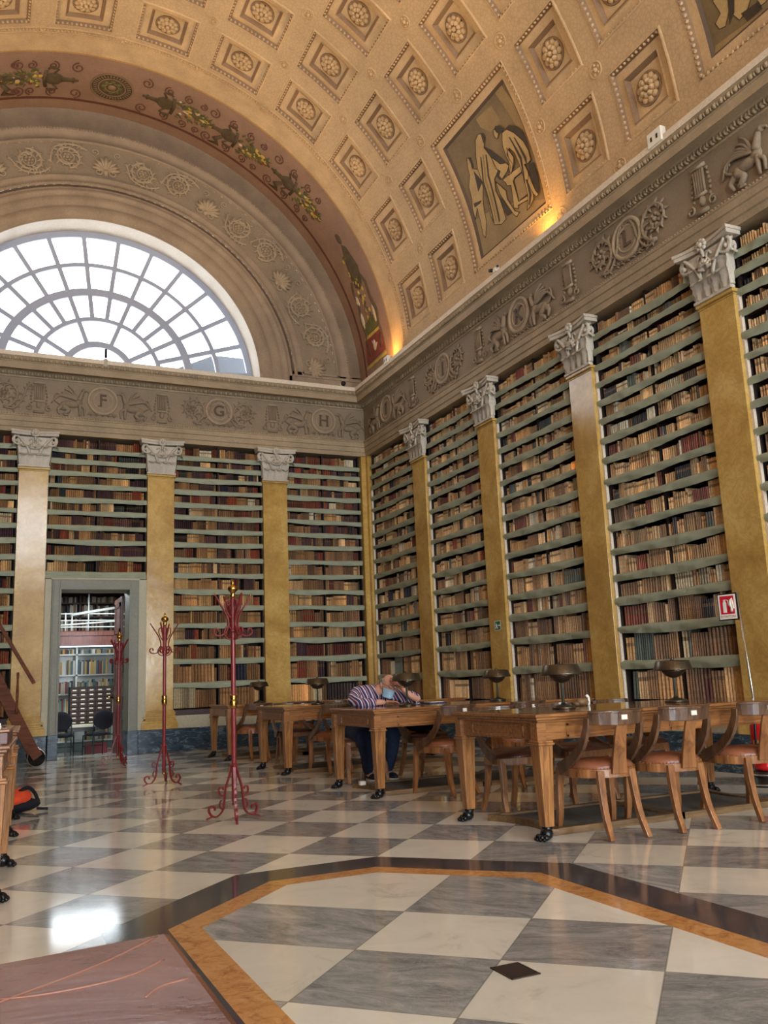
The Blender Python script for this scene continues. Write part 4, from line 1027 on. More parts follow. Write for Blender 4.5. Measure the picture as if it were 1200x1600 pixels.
# ---------------------------------------------------------------- doorway to the next room
dn = MB(); dn.mat('door_casing')
for s, a, b in ((-1, 1.062, DX0), (1, DX1, 2.497)):
    dn.box(a, b, L-.10, L+.46, .39, 2.97); o_ = a if s < 0 else b
    dn.box(a+.02, b-.02, L-.12, L-.1, .39, 2.95); dn.box((b-.035) if s < 0 else a, b if s < 0 else (a+.035), L-.135, L-.1, .39, DTOP)
    dn.mat('blue_marble'); dn.box(a-.005, b+.005, L-.13, L+.46, 0, .39); dn.mat('door_casing')
dn.box(DX0, DX1, L-.10, L+.46, DTOP, 2.97); dn.box(DX0-.02, DX1+.02, L-.119, L-.10, DTOP+.02, 2.949); dn.box(DX0-.034, DX1+.034, L-.134, L-.1, DTOP-.001, DTOP+.035)
dn.mat('cream_wall'); dn.box(.951, 1.062, L-.03, L+.46, .387, 2.985); dn.box(2.497, 2.639, L-.03, L+.46, .387, 2.985); dn.box(1.045, 2.515, L-.06, L+.46, 2.97, 3.0)
tag(dn.build('trim_5', bevel=.004), kind='structure')
lf = MB().mat('red_wood'); lf.box(2.285, 2.325, 16.33, 17.25, -.1, 2.75)
for z0, z1 in ((.1, 1.0), (1.1, 2.0), (2.1, 2.65)): lf.box(2.27, 2.285, 16.45, 16.55, z0, z1); lf.box(2.27, 2.285, 17.03, 17.13, z0, z1); lf.box(2.27, 2.285, 16.45, 17.13, z0, z0+.08); lf.box(2.27, 2.285, 16.45, 17.13, z1-.08, z1)
door = lf.build('door_1'); tag(door, kind='structure')
hm = MB().mat('brass'); hm.lathe([(.012, 0), (.012, .05), (.025, .055), (.03, .08), (.015, .1)], n=12, tf=lambda x, y, z: (2.27-z, 17.1+x, .95+y)); hm.build('door_handle', door)
FY = 19.3; FZ = -.12
m = MB().mat('far_white'); m.box(-.6, 5, 16.5, FY+.6, FZ-.1, FZ); f2 = m.build('floor_next_room'); tag(f2, kind='structure')
MATS['far_white'].node_tree.nodes['Principled BSDF'].inputs['Roughness'].default_value = .25
m = MB().mat('far_green'); m.box(-.6, 5, FY+.5, FY+.6, FZ, 3.3); m.box(-.7, -.6, 16.5, FY+.6, FZ, 3.3); m.box(5, 5.1, 16.5, FY+.6, FZ, 3.3)
m.mat('shelf_dark'); m.box(-.7, 5.1, 16.5, FY+.6, 3.08, 3.3); tag(m.build('wall_next_room'), kind='structure')
# gallery
g = empty('gallery', (1.9, 18.5, 0)); tag(g, 'raised gallery with red brown beam and white railing, seen through the doorway', 'gallery')
def child(root, name, mt, boxes=(), bevel=0, tubes=()):
    m = MB().mat(mt); lx, ly, lz = root.location
    for b in boxes: m.box(b[0]-lx, b[1]-lx, b[2]-ly, b[3]-ly, b[4]-lz, b[5]-lz)
    for p, r in tubes: m.tube([(x-lx, y-ly, z-lz) for x, y, z in p], r, 6)
    return m.build(name, root, bevel=bevel)
child(g, 'beam', 'red_wood', [(-.5, 4.8, 18.3, 18.5, 1.98, 2.24), (-.5, 4.8, 18.28, 18.3, 2.17, 2.24)])
child(g, 'deck', 'dark_wood', [(-.5, 4.8, 18.3, 19.79, 2.20, 2.26)])
child(g, 'railing', 'far_white', [], 0, [([(-.5, 18.35, z), (4.8, 18.35, z)], r) for z, r in ((2.34, .012), (2.47, .012), (2.60, .012))]+[([(x, 18.35, 2.24), (x, 18.35, zt)], .014) for x, zt in ((1.5, 2.62), (1.62, 2.62), (1.93, 3.0), (2.5, 2.62), (.9, 2.62))]+[([(1.62, 18.33, 2.58), (2.45, 18.33, 2.72)], .03), ([(1.2, 18.33, 2.36), (2.6, 18.33, 2.46)], .016)])
def shelving(label, x0, x1, y, zs, ztop, mt, seed, pal, posts, fr):
    root = empty('shelving_unit', (x0, y, zs[0])); tag(root, label, 'shelves')
    [child(root, 'upright', mt, [(x-.02, x+.02, y, y+.3, zs[0], ztop)]) for x in posts]
    for z in zs: child(root, 'shelf', mt, [(x0, x1, y, y+.3, z-.015, z+.015)])
    child(root, 'back_panel', mt, [(x0, x1, y+.3, y+.31, zs[0], ztop)])
    r = random.Random(seed)
    for i, z in enumerate(zs):
        zt = zs[i+1] if i+1 < len(zs) else ztop; x = x0+.03
        while x < x1-.05:
            if any(abs(x+.02-p) < .045 for p in posts): x += .05; continue
            if r.random() < .05: x += r.uniform(.03, .15)
            w = r.uniform(.022, .05); h = (zt-z)*r.uniform(*fr); c = r.choice(pal)
            yield (x, x+w, y+.06, z+.015, h, c); x += w*1.02
modern = [(214, 208, 190), (206, 168, 92), (150, 70, 60), (90, 120, 130), (226, 220, 206), (70, 70, 84), (196, 176, 130), (120, 150, 140)]
oldc = [(110, 76, 50), (130, 92, 60), (60, 44, 40), (150, 130, 100), (44, 48, 56), (190, 184, 170)]
FARB = MB()
def far_books(gen):
    for x0, x1, y, z, h, c in list(gen): FARB.mat(book_c(c)); FARB.box(x0, x1, y, y+.2, z, z+h)
def book_c(c):
    n = 'plain_book_%d_%d_%d' % c
    if n not in MATS: simple(n, lin(c), .6)
    return n
far_books(shelving('white metal shelving unit seen through the lower half of the doorway', .9, 3.4, FY, (.1, .66, 1.04, 1.42, 1.84), 1.98, 'far_white', 5, modern, (.92, 1.82, 2.7, 3.38), (.55, .75)))
far_books(shelving('dark shelving unit on the gallery seen through the doorway top', .9, 3.4, FY, (2.27, 2.62, 2.9), 3.06, 'shelf_wood', 6, oldc, (.92, 1.86, 2.66, 3.38), (.7, .9)))
tag(FARB.build('book_rows'), 'rows of modern and old books on the shelves beyond the doorway', 'books', kind='stuff')
sl = empty('strip_light', (1.86, 18.0, 3.0)); tag(sl, 'small white strip light on the dark ceiling beyond the doorway', 'light')
child(sl, 'housing', 'far_white', [(1.70, 2.02, 17.95, 18.05, 3.03, 3.08)]); child(sl, 'tube', 'strip_light', [(1.72, 2.0, 17.97, 18.03, 3.0, 3.03)])
s2 = empty('strip_light', (2.0, 18.22, 1.93)); tag(s2, 'long cool strip light under the gallery beam beyond the doorway', 'light'); child(s2, 'tube', 'strip_light', [(1.3, 2.7, 19.1, 19.2, 1.99, 2.03)])
# card catalogue, table, chairs beyond the door
cc = empty('card_catalogue', (2.03, 18.55, .46)); tag(cc, 'dark red card catalogue with rows of small white drawer labels', 'cabinet')
child(cc, 'body', 'shelf_dark', [(1.63, 2.43, 18.45, 18.8, .44, 1.18)])
for i in range(5):
    for j in range(8):
        x, z = 1.71+i*.16, 1.10-j*.088
        d = child(cc, 'drawer', 'shelf_wood', [(x-.065, x+.065, 18.44, 18.452, z-.036, z+.03)])
        lb = MB().mat('paper'); lb.box(x-.035-2.03, x+.035-2.03, -.12, -.112, z+.0-.46, z+.022-.46); o = lb.build('drawer_label', d)
        if (i, j) != (0, 0): pass
tb = empty('office_table', (1.7, 18.0, FZ)); tag(tb, 'pale topped office table in the room beyond the doorway', 'table')
child(tb, 'table_top', 'paper', [(.7, 2.1, 17.95, 18.4, .42, .46)]); child(tb, 'frame', 'black_plastic', [(.75, 2.05, 18.0, 18.03, .34, .42)])
for x in (.78, 1.52, 2.02): child(tb, 'leg', 'black_plastic', [(x, x+.04, 18.0, 18.04, FZ, .42)])
def office_chair(x, y, rz, label):
    root = empty('office_chair', (x, y, FZ), rz); tag(root, label, 'chair', None)
    m = MB().mat('black_fabric'); m.ball((0, 0, .42), (.23, .22, .045), 14, 6); m.build('seat', root)
    m = MB().mat('black_fabric'); m.ball((0, -.23, .68), (.22, .035, .18), 14, 8); m.build('backrest', root)
    m = MB().mat('black_plastic')
    for s in (-1, 1):
        m.tube([(s*.2, .2, 0), (s*.2, .18, .40), (s*.2, -.2, .40), (s*.2, -.24, .62)], .012, 6); m.tube([(s*.2, -.2, .40), (s*.2, -.26, 0)], .012, 6)
    m.tube([(-.2, .19, .2), (.2, .19, .2)], .01, 6); m.build('frame', root); return root
office_chair(2.06, 17.55, .35, 'black round backed office chair beyond the doorway, right of the other')
office_chair(1.42, 17.6, -.2, 'black office chair beyond the doorway, half hidden by the left casing')
rd = MB().mat('box_red'); rd.box(1.95, 2.35, 18.5, 18.7, FZ, .08); tag(rd.build('red_box'), 'red box on the floor under the card catalogue beyond the doorway', 'box')
# neighbour roof seen through the lowest right panes
m = MB().mat('roof_dark'); m.prism([(3.4, 5.5), (3.4, 7.75), (4.4, 8.25), (9, 8.3), (9, 5.5)], 18.1, 24, tf=lambda x, z, y: (x, y, z))
tag(m.build('neighbouring_roof'), 'grey roof outside the lowest right panes of the arched window', 'roof')
# ---------------------------------------------------------------- small fittings
def lfit(name, y, z, sx, label, big):
    root = empty(name, (W-.30, y, z)); tag(root, label, 'socket box')
    m = MB().mat('white_plastic'); m.box(-.03, .05, -sx/2, sx/2, 0, sx*.8); m.build('housing', root, bevel=.006)
    m = MB().mat('black_plastic')
    for k in (-1, 1):
        m.box(-.034, -.03, k*sx*.2-sx*.06, k*sx*.2+sx*.06, sx*.26, sx*.5)
    m.build('socket', root)
lfit('socket_box', 14.0, 6.86, .17, 'small white socket box on the cornice beside the corner glow', 0)
lfit('socket_box', 6.72, 6.84, .22, 'large white socket box on the cornice near the top right', 1)
sp_ = empty('floodlight', (W-.3, 10.2, 6.9)); tag(sp_, 'tiny black and white spotlight on the cornice under the painted panel', 'light')
m = MB().mat('white_plastic'); m.box(-.03, .04, -.1, -.02, 0, .06); m.build('bracket', sp_); m = MB().mat('black_plastic'); m.tube([(-.02, -.02, .04), (-.04, .05, .06)], .028, 8); m.build('lamp_head', sp_); m = MB().mat('black_plastic'); m.ball((-.02, -.14, .05), .02, 6, 4); m.build('sensor', sp_)
cm2 = empty('security_camera', (6.52, L+.02, 7.05)); tag(cm2, 'round black security camera in the corner above the cornice', 'camera')
m = MB().mat('white_plastic'); m.tube([(0, 0, 0), (0, -.05, 0)], .05, 12); m.build('mount', cm2); m = MB().mat('black_plastic'); m.ball((0, -.09, 0), .052, 12, 8); m.build('lens', cm2)
ad = empty('window_lamp', (1.83, L-.27, 6.82)); tag(ad, 'small brass lamp hanging from the sill below the arched window', 'lamp')
m = MB().mat('black_plastic'); m.tube([(0, 0, .3), (0, -.02, .14)], .025, 8); m.build('bracket', ad); m = MB().mat('cream_wall'); m.lathe([(.02, .12), (.05, .1), (.055, -.02), (.03, -.04)], n=12); m.build('shade', ad)
m = MB().mat('sign_green'); m.box(0, .004, -.085, .085, -.07, .07, tf=None); ex = m.build('exit_sign', loc=(W-.006, 11.2, 1.79)); tag(ex, 'small green running man exit sign on a marble pilaster', 'sign')
m = MB().mat('white_plastic'); m.box(-.002, 0, -.085, .085, -.07, -.062); m.box(-.002, 0, -.085, .085, .062, .07); m.box(-.002, 0, -.085, -.077, -.07, .07); m.box(-.002, 0, .077, .085, -.07, .07)
m.tube([(-.002, -.06, 0), (-.002, -.02, 0)], .008, 5); m.add([(-.002, -.06, .02), (-.002, -.075, 0), (-.002, -.06, -.02)], [(0, 1, 2)])
m.ball((-.002, .04, .035), (.003, .011, .011), 8, 5)
for p in ([(.035, .02), (.03, -.01), (.05, -.025), (.04, -.045)], [(.03, -.01), (.01, -.02), (-.005, -.045)], [(.035, .018), (.01, .01), (.0, -.006)], [(.035, .018), (.055, 0)]): m.tube([(-.002, y, z) for y, z in p], .006, 5)
m.build('pictogram', ex)
# fire point: pole sign and extinguisher
fp = empty('fire_sign_stand', (6.6, 6.16, 0)); tag(fp, 'tall thin chrome pole with a red and white fire extinguisher sign', 'sign')
m = MB().mat('steel'); m.tube([(0, 0, .03), (0, .09, 1.76)], .011, 10); m.build('pole', fp)
m = MB().mat('black_plastic'); m.lathe([(.17, 0), (.17, .03), (.05, .05), (.02, .08)], n=20); m.build('base', fp)
def SG(u, v, n): return (-.02-n*.86+u*.5*0-0, .09+u, 1.60+v) if False else (-.015-u*.30-n*.95, .085+u*.95-n*.3, 1.62+v)
m = MB().mat('black_plastic'); m.box(0.0, .20, -.13, .13, -.008, 0, tf=SG); sgn_ = m.build('sign_panel', fp)
m = MB().mat('white_plastic'); m.box(.012, .188, -.118, .118, 0, .003, tf=SG); m.build('sign_face', sgn_)
m = MB().mat('sign_red'); m.box(.03, .17, -.07, .105, .003, .005, tf=SG); m.build('sign_square', sgn_)
m = MB().mat('white_plastic')
m.box(.108, .142, -.055, .045, .005, .008, tf=SG); m.box(.115, .135, .045, .07, .005, .008, tf=SG); m.tube([SG(.115, .07, .006), SG(.09, .06, .006), SG(.088, .01, .006)], .004, 5)
for p in ([(.06, -.05), (.055, -.01), (.07, .02), (.062, .06), (.05, .08), (.045, .03), (.04, -.02)],): m.tube([SG(u, v, .006) for u, v in p], [.012, .014, .016, .013, .006, .012, .01], 6)
m.build('pictogram', sgn_)
cu = bpy.data.curves.new('lettering', 'FONT'); cu.body = 'ESTINTORE'; cu.size = .031; cu.align_x = 'CENTER'; cu.align_y = 'CENTER'; cu.extrude = .0005
tmp = bpy.data.objects.new('tmp', cu); COL.objects.link(tmp); bpy.context.view_layer.update(); me = bpy.data.meshes.new_from_object(tmp); bpy.data.objects.remove(tmp)
for v in me.vertices: x, y, z = v.co; v.co = SG(.1-x, -.095+y, .004)
me.materials.clear(); me.materials.append(MATS['sign_red']); o = bpy.data.objects.new('lettering', me); COL.objects.link(o); o.parent = sgn_
fx = empty('fire_extinguisher', (6.42, 5.98, .0)); tag(fx, 'red fire extinguisher on a low stand below the fire sign', 'fire extinguisher')
m = MB().mat('red_gloss'); m.lathe([(.05, .13), (.095, .14), (.1, .17), (.1, .5), (.085, .56), (.04, .6), (.025, .63)], n=24); cyl = m.build('cylinder', fx)
m = MB().mat('paper'); m.lathe([(.1015, .28), (.1015, .42)], n=24); m.v = [v for v in m.v]; m.build('label_band', cyl) if False else None
m = MB().mat('gold_line'); m.grid(lambda u, v: (.102*cos(pi*.95+u*1.1), .102*sin(pi*.95+u*1.1), .3+.1*v), 8, 1); m.build('instruction_label', cyl)
m = MB().mat('black_plastic'); m.tube(smoothpath([(0, 0, .64), (-.1, -.05, .66), (-.16, -.08, .5), (-.15, -.06, .3)], 5), .012, 8); m.build('hose', fx)
m = MB().mat('black_plastic'); m.tube([(0, 0, .63), (0, 0, .68)], .02, 8); m.tube([(.02, 0, .69), (-.1, -.02, .72)], .012, 6); m.tube([(.02, 0, .66), (-.09, -.02, .67)], .01, 6); m.build('valve', fx)
m = MB().mat('black_plastic'); m.lathe([(.16, 0), (.16, .02), (.12, .03), (.12, .12), (.1, .13)], n=20); m.build('stand', fx)
m = MB().mat('steel'); m.tube([(.125*cos(2*pi*k/24), .125*sin(2*pi*k/24), .1) for k in range(25)], .008, 6, cap=False); m.tube([(.163*cos(2*pi*k/24), .163*sin(2*pi*k/24), .02) for k in range(25)], .008, 6, cap=False); m.build('stand_ring', fx)
# ---------------------------------------------------------------- reading tables
TL, TWD, TZ = 2.52, 1.14, .795
def paw(m, sx, sy):
    m.lathe([(.03, .09), (.036, .075), (.03, .06), (.034, .045)], n=10); m.ball((sx*.01, sy*.008, .04), (.045, .042, .04), 10, 6)
    d = Vector((sx, sy*.35, 0)).normalized(); s = Vector((-d.y, d.x, 0))
    for k in (-1.5, -.5, .5, 1.5):
        a = d*(.05+.012*(1.5-abs(k)))+s*(k*.024); m.ball((a.x, a.y, .022), (.02, .016, .02), 8, 5); a2 = d*(.072+.01*(1.5-abs(k)))+s*(k*.026); m.ball((a2.x, a2.y, .012), (.012, .01, .012), 6, 4)
def make_table():
    root = empty('reading_table'); hx, hy = TL/2, TWD/2
    m = MB().mat('table_wood'); m.box(-hx, hx, -hy, hy, TZ-.022, TZ-.002); m.box(-hx+.015, hx-.015, -hy+.015, hy-.015, TZ-.04, TZ-.022); m.box(-hx+.03, hx-.03, -hy+.03, hy-.03, TZ-.058, TZ-.04)
    top = m.build('table_top', root, bevel=.005)
    m = MB().mat('table_top_wood'); m.box(-hx+.05, hx-.05, -hy+.05, hy-.05, TZ-.003, TZ); m.build('polished_inset', top)
    ax, ay = hx-.06, hy-.055; m = MB().mat('table_wood')
    z0, z1 = .625, TZ-.057
    for s in (-1, 1):
        m.box(-ax, ax, s*ay-.015, s*ay+.015, z0, z1); m.box(s*ax-.015, s*ax+.015, -ay, ay, z0, z1)
        for a, b in ((-ax+.2, -.1), (.1, ax-.2)):
            for zz in (z0+.012, z1-.03): m.box(a, b, s*ay-.022, s*ay+.022, zz, zz+.016)
            for xx in (a, b-.016): m.box(xx, xx+.016, s*ay-.022, s*ay+.022, z0+.012, z1-.014)
        for zz in (z0+.012, z1-.03): m.box(s*ax-.022, s*ax+.022, -ay+.17, ay-.17, zz, zz+.016)
        for yy in (-ay+.17, ay-.186): m.box(s*ax-.022, s*ax+.022, yy, yy+.016, z0+.012, z1-.014)
    for sx in (-1, 1):
        for sy in (-1, 1): m.box(sx*(ax)-.045, sx*ax+.025*(1), sy*(ay-.005)-.04, sy*(ay-.005)+.04, z0-.01, z1)
    m.build('apron', root, bevel=.002)
    for sx in (-1, 1):
        for sy in (-1, 1):
            cx, cy = sx*(ax-.01), sy*(ay-.01); m = MB().mat('table_leg_wood')
            m.frustum((0, 0), .07, .07, .085, (0, 0), .108, .108, z0-.03); m.box(-.064, .064, -.064, .064, z0-.03, z0-.015); m.box(-.058, .058, -.058, .058, z0-.015, z0)
            lg = m.build('leg', root, loc=(cx, cy, 0), bevel=.004)
            m = MB().mat('black_iron'); paw(m, sx, sy*.6 if sy < 0 else .3); m.build('lion_paw', lg)
    m = MB().mat('platform_wood'); px0, px1, py = -ax+.13, ax-.13, ay-.1
    m.box(px0, px1, -py, -py+.05, 0, .045); m.box(px0, px1, py-.05, py, 0, .045)
    for s, xx in ((1, px0), (-1, px1)):
        arc = [(xx+s*.10*sin(pi*k/10)**.7 if 0 < k < 10 else xx, -py+2*py*k/10, .0225) for k in range(11)]
        m.bar(arc, .045, .05, (0, 0, 1))
    m.box(-.05, .05, -py, py, 0, .045); fr = m.build('footrest_frame', root)
    m = MB().mat('carpet_grey'); m.box(px0+.10, px1-.10, -py+.05, py-.05, 0, .03); m.build('footrest_mat', fr)
    return root
tab0 = make_table()
def put_tab(x, y, label, rz=0, new=True):
    o = copy_tree(tab0) if new else tab0
    o.location = (x, y, 0); o.rotation_euler = (0, 0, rz); tag(o, label, 'table', 'long wooden reading tables'); return o
TY = [5.50, 8.14, 10.81, 13.47]; TX = 4.575
put_tab(TX, TY[0], 'largest wooden reading table in front, nearest on the right', 0, False)
put_tab(TX, TY[1], 'wooden reading table where the masked man sits')
put_tab(TX, TY[2], 'wooden reading table behind the masked man, third from the front')
put_tab(TX, TY[3], 'farthest wooden reading table, near the end wall')
put_tab(-1.05, 5.88, 'wooden table cut off at the left edge, carrying a box', -.07)
put_tab(-.93, 8.15, 'wooden table at the left edge hidden behind the nearer left table', -.05)
# ---------------------------------------------------------------- lamps
def make_lamp():
    root = empty('desk_lamp')
    m = MB().mat('bronze'); m.lathe([(.0, 0), (.085, 0), (.088, .008), (.08, .018), (.05, .026), (.02, .034), (.016, .045), (.0, .045)], n=28); m.build('base', root)
    m = MB().mat('lamp_green'); m.lathe([(.011, .04), (.011, .2), (.014, .21)], n=12); m.build('stem', root)
    m = MB().mat('bronze'); m.lathe([(.0, .325), (.012, .33), (.02, .327), (.124, .322), (.129, .318), (.152, .255), (.155, .247), (.150, .247), (.11, .30), (.0, .305)], n=36); m.lathe([(0, .325), (.014, .325), (.014, .34), (0, .345)], n=10); m.build('lamp_shade', root)
    m = MB().mat('bronze'); m.lathe([(.0, .185), (.02, .188), (.06, .205), (.088, .235), (.092, .25), (.085, .25), (.0, .245)], n=28); m.build('reflector_bowl', root)
    return root
lm0 = make_lamp()
for i, (x, y, lb) in enumerate([(3.95, 5.5, 'bronze desk lamp on the nearest table, at its left end'), (5.02, 5.49, 'bronze desk lamp on the nearest table, at its right half'), (5.05, 8.2, 'bronze desk lamp left of the nearest big lamp, before a pilaster'), (3.94, 8.13, 'bronze desk lamp beside the masked man'), (3.96, 10.8, 'bronze desk lamp just left of the masked man, farther back'), (3.98, 13.5, 'smallest, farthest bronze desk lamp beside the taller coat stand')]):
    o = lm0 if i == 0 else copy_tree(lm0); o.location = (x, y, TZ); o.rotation_euler = (0, 0, .3*i); tag(o, lb, 'desk lamp', 'bronze desk lamps on the reading tables')
# ---------------------------------------------------------------- chairs
def make_chair(dark=False):
    cw = 'chair_wood'; cd_ = 'chair_dark_wood'
    root = empty('gondola_chair')
    # seat outline: D shape
    def outline(e=0, n=10):
        p = [(-.225-e, .20+e), (.225+e, .20+e)]
        q = [((.235+e)*cos(a), -.0+(-.21-e)*sin(a)) for a in [pi*k/n for k in range(n+1)]]
        return p[:1]+[(0, .225+e)]+p[1:]+q
    m = MB().mat(cw); m.prism(outline(0), .375, .43); m.build('seat_rail', root, bevel=.004)
    m = MB().mat('leather_dark' if dark else 'leather_seat'); O = outline(-.012)
    vs = []; K = len(O)
    for s, z in ((1, .43), (1.0, .447), (.9, .468), (.6, .482), (.2, .486)): vs += [(x*s, y*s, z) for x, y in O]
    vs.append((0, 0, .487)); m.add(vs, [(i*K+k, i*K+(k+1) % K, (i+1)*K+(k+1) % K, (i+1)*K+k) for i in range(4) for k in range(K)]+[(4*K+k, 4*K+(k+1) % K, 5*K) for k in range(K)], True)
    st = m.build('seat', root)
    m = MB().mat('brass'); OO = outline(-.004)
    for i in range(K):
        a, b = Vector(OO[i]), Vector(OO[(i+1) % K]); n = max(1, int((b-a).length/.022))
        for k in range(n): p = a+(b-a)*k/n; m.ball((p.x, p.y, .435), .004, 4, 3)
    m.build('nail_trim', st)
    # crest rail, concave
    m = MB().mat(cd_); arc = [(.215*sin(a), -.30+.10*(1-cos(a))*1.4, .755) for a in [R(-68+136*k/12) for k in range(13)]]
    m.bar(arc, [.075+.012*cos(pi*(k/12-.5)) for k in range(13)], .028, (0, -.12, 1)); m.bar([(x, y-.006, z+.042) for x, y, z in arc], .016, .04, (0, -.1, 1)); m.build('crest_rail', root, bevel=.003)
    m = MB().mat('white_plastic'); m.box(-.022, .022, -.324, -.316, .745, .775); m.build('number_tag', root)
    m = MB().mat(cw); m.bar([(0, -.215, .40), (0, -.225, .5), (0, -.26, .65), (0, -.29, .74)], [.115, .10, .085, .08], .02, (1, 0, 0)); m.build('splat', root, bevel=.003)
    for s in (-1, 1):
        m = MB().mat(cd_); p = smoothpath([(s*.2, -.20, .76), (s*.208, -.185, .68), (s*.215, -.13, .58), (s*.225, -.04, .50), (s*.232, .06, .45), (s*.235, .13, .42)], 4)
        m.bar(p, [.05+.03*i/(len(p)-1) for i in range(len(p))], .026, [(0, 1, .4)]*len(p)); m.build('arm', root, bevel=.003)
    for s in (-1, 1):
        m = MB().mat(cw); p = smoothpath([(s*.2, .18, .42), (s*.205, .20, .28), (s*.21, .205, .14), (s*.215, .235, .0)], 4); m.bar(p, [.05, .05, .048, .046, .045, .043, .042, .04, .04, .038, .036, .035, .034][:len(p)], .04, (1, 0, 0)); m.build('leg', root, bevel=.003)
        m = MB().mat(cw); p = smoothpath([(s*.12, -.17, .42), (s*.125, -.185, .28), (s*.13, -.215, .14), (s*.14, -.275, .0)], 4); m.bar(p, [.05, .05, .048, .046, .045, .043, .042, .04, .04, .038, .036, .035, .034][:len(p)], .036, (1, 0, 0)); m.build('leg', root, bevel=.003)
    return root
CH = make_chair(); CHD = make_chair(True); used = {}
def put_chair(x, y, deg, label, dark=False):
    src = CHD if dark else CH; o = copy_tree(src) if used.get(dark) else src; used[dark] = 1
    o.location = (x, y, 0); o.rotation_euler = (0, 0, R(deg)); tag(o, label, 'chair', 'curved back wooden chairs at the reading tables'); return o
put_chair(3.82, 4.96, -4, 'wooden chair with brown leather seat, leftmost in the front row')
put_chair(4.36, 4.91, -4, 'wooden chair with brown leather seat, middle of the front row')
put_chair(5.06, 4.91, -4, 'wooden chair at the right edge, before the red fire extinguisher')
put_chair(3.88, 6.14, 178, 'dark leather chair tucked in behind the nearest table, leftmost there', True)
put_chair(4.55, 6.22, 182, 'dark leather chair behind the nearest table, behind its left lamp', True)
put_chair(5.22, 6.30, 184, 'dark leather chair behind the nearest table, between its two lamps', True)
put_chair(4.03, 7.54, 10, 'wooden chair in front of the masked man, its back towards us')
put_chair(4.85, 7.58, 4, 'wooden chair at the man’s table, mostly hidden by the nearest table')
put_chair(3.80, 9.06, 176, 'wooden chair the masked man sits on', True)
put_chair(4.50, 8.95, 186, 'dark chair right of the masked man holding a black bag', True)
put_chair(3.93, 10.24, 0, 'wooden chair at the table behind the man, its pale back towards us')
put_chair(3.85, 11.55, 180, 'dark chair on the far side of the third table', True)
put_chair(4.6, 11.6, 184, 'dark chair on the far side of the third table, behind the man', True)
put_chair(3.72, 12.95, 8, 'wooden chair in front of the farthest table')
put_chair(4.4, 12.9, -4, 'wooden chair at the farthest table, right of the other one')
bg_ = empty('black_bag', (4.48, 8.9, .487)); tag(bg_, 'black bag lying on the chair right of the masked man', 'bag')
m = MB().mat('black_fabric'); m.ball((0, 0, .07), (.2, .14, .075), 14, 8); m.build('body', bg_); m = MB().mat('black_fabric'); m.tube(smoothpath([(-.14, -.05, .1), (-.05, -.12, .17), (.08, -.12, .16), (.15, -.05, .09)], 4), .012, 6); m.build('strap', bg_)
# things on tables and floor
m = MB().mat('white_plastic'); m.box(-.03, .03, -.025, .025, 0, .04); tag(m.build('floor_socket', loc=(3.50, 8.33, .046), bevel=.004), 'small white block on the footrest frame near the black shoe', 'socket')
ph = empty('papers', (4.42, 8.52, TZ)); tag(ph, 'dark folder and papers lying beside the man’s elbow', 'papers')
m = MB().mat('jeans'); m.box(-.08, .12, -.1, .1, 0, .012); m.build('folder', ph); m = MB().mat('paper'); m.box(-.05, .1, -.08, .08, .012, .016); m.build('sheet', ph)
cp = empty('cloth_duster', (4.35, 5.78, TZ)); tag(cp, 'crumpled beige cloth with a white end on the nearest table', 'cloth')
m = MB().mat('platform_wood'); m.ball((-.02, 0, .03), (.06, .04, .032), 10, 6); m.ball((-.06, .01, .02), (.04, .03, .02), 8, 5); m.build('cloth', cp); m = MB().mat('white_plastic'); m.tube(smoothpath([(.04, 0, 0), (.045, 0, .05), (.035, 0, .075), (.02, 0, .07)], 3), .011, 7); m.build('white_end', cp)
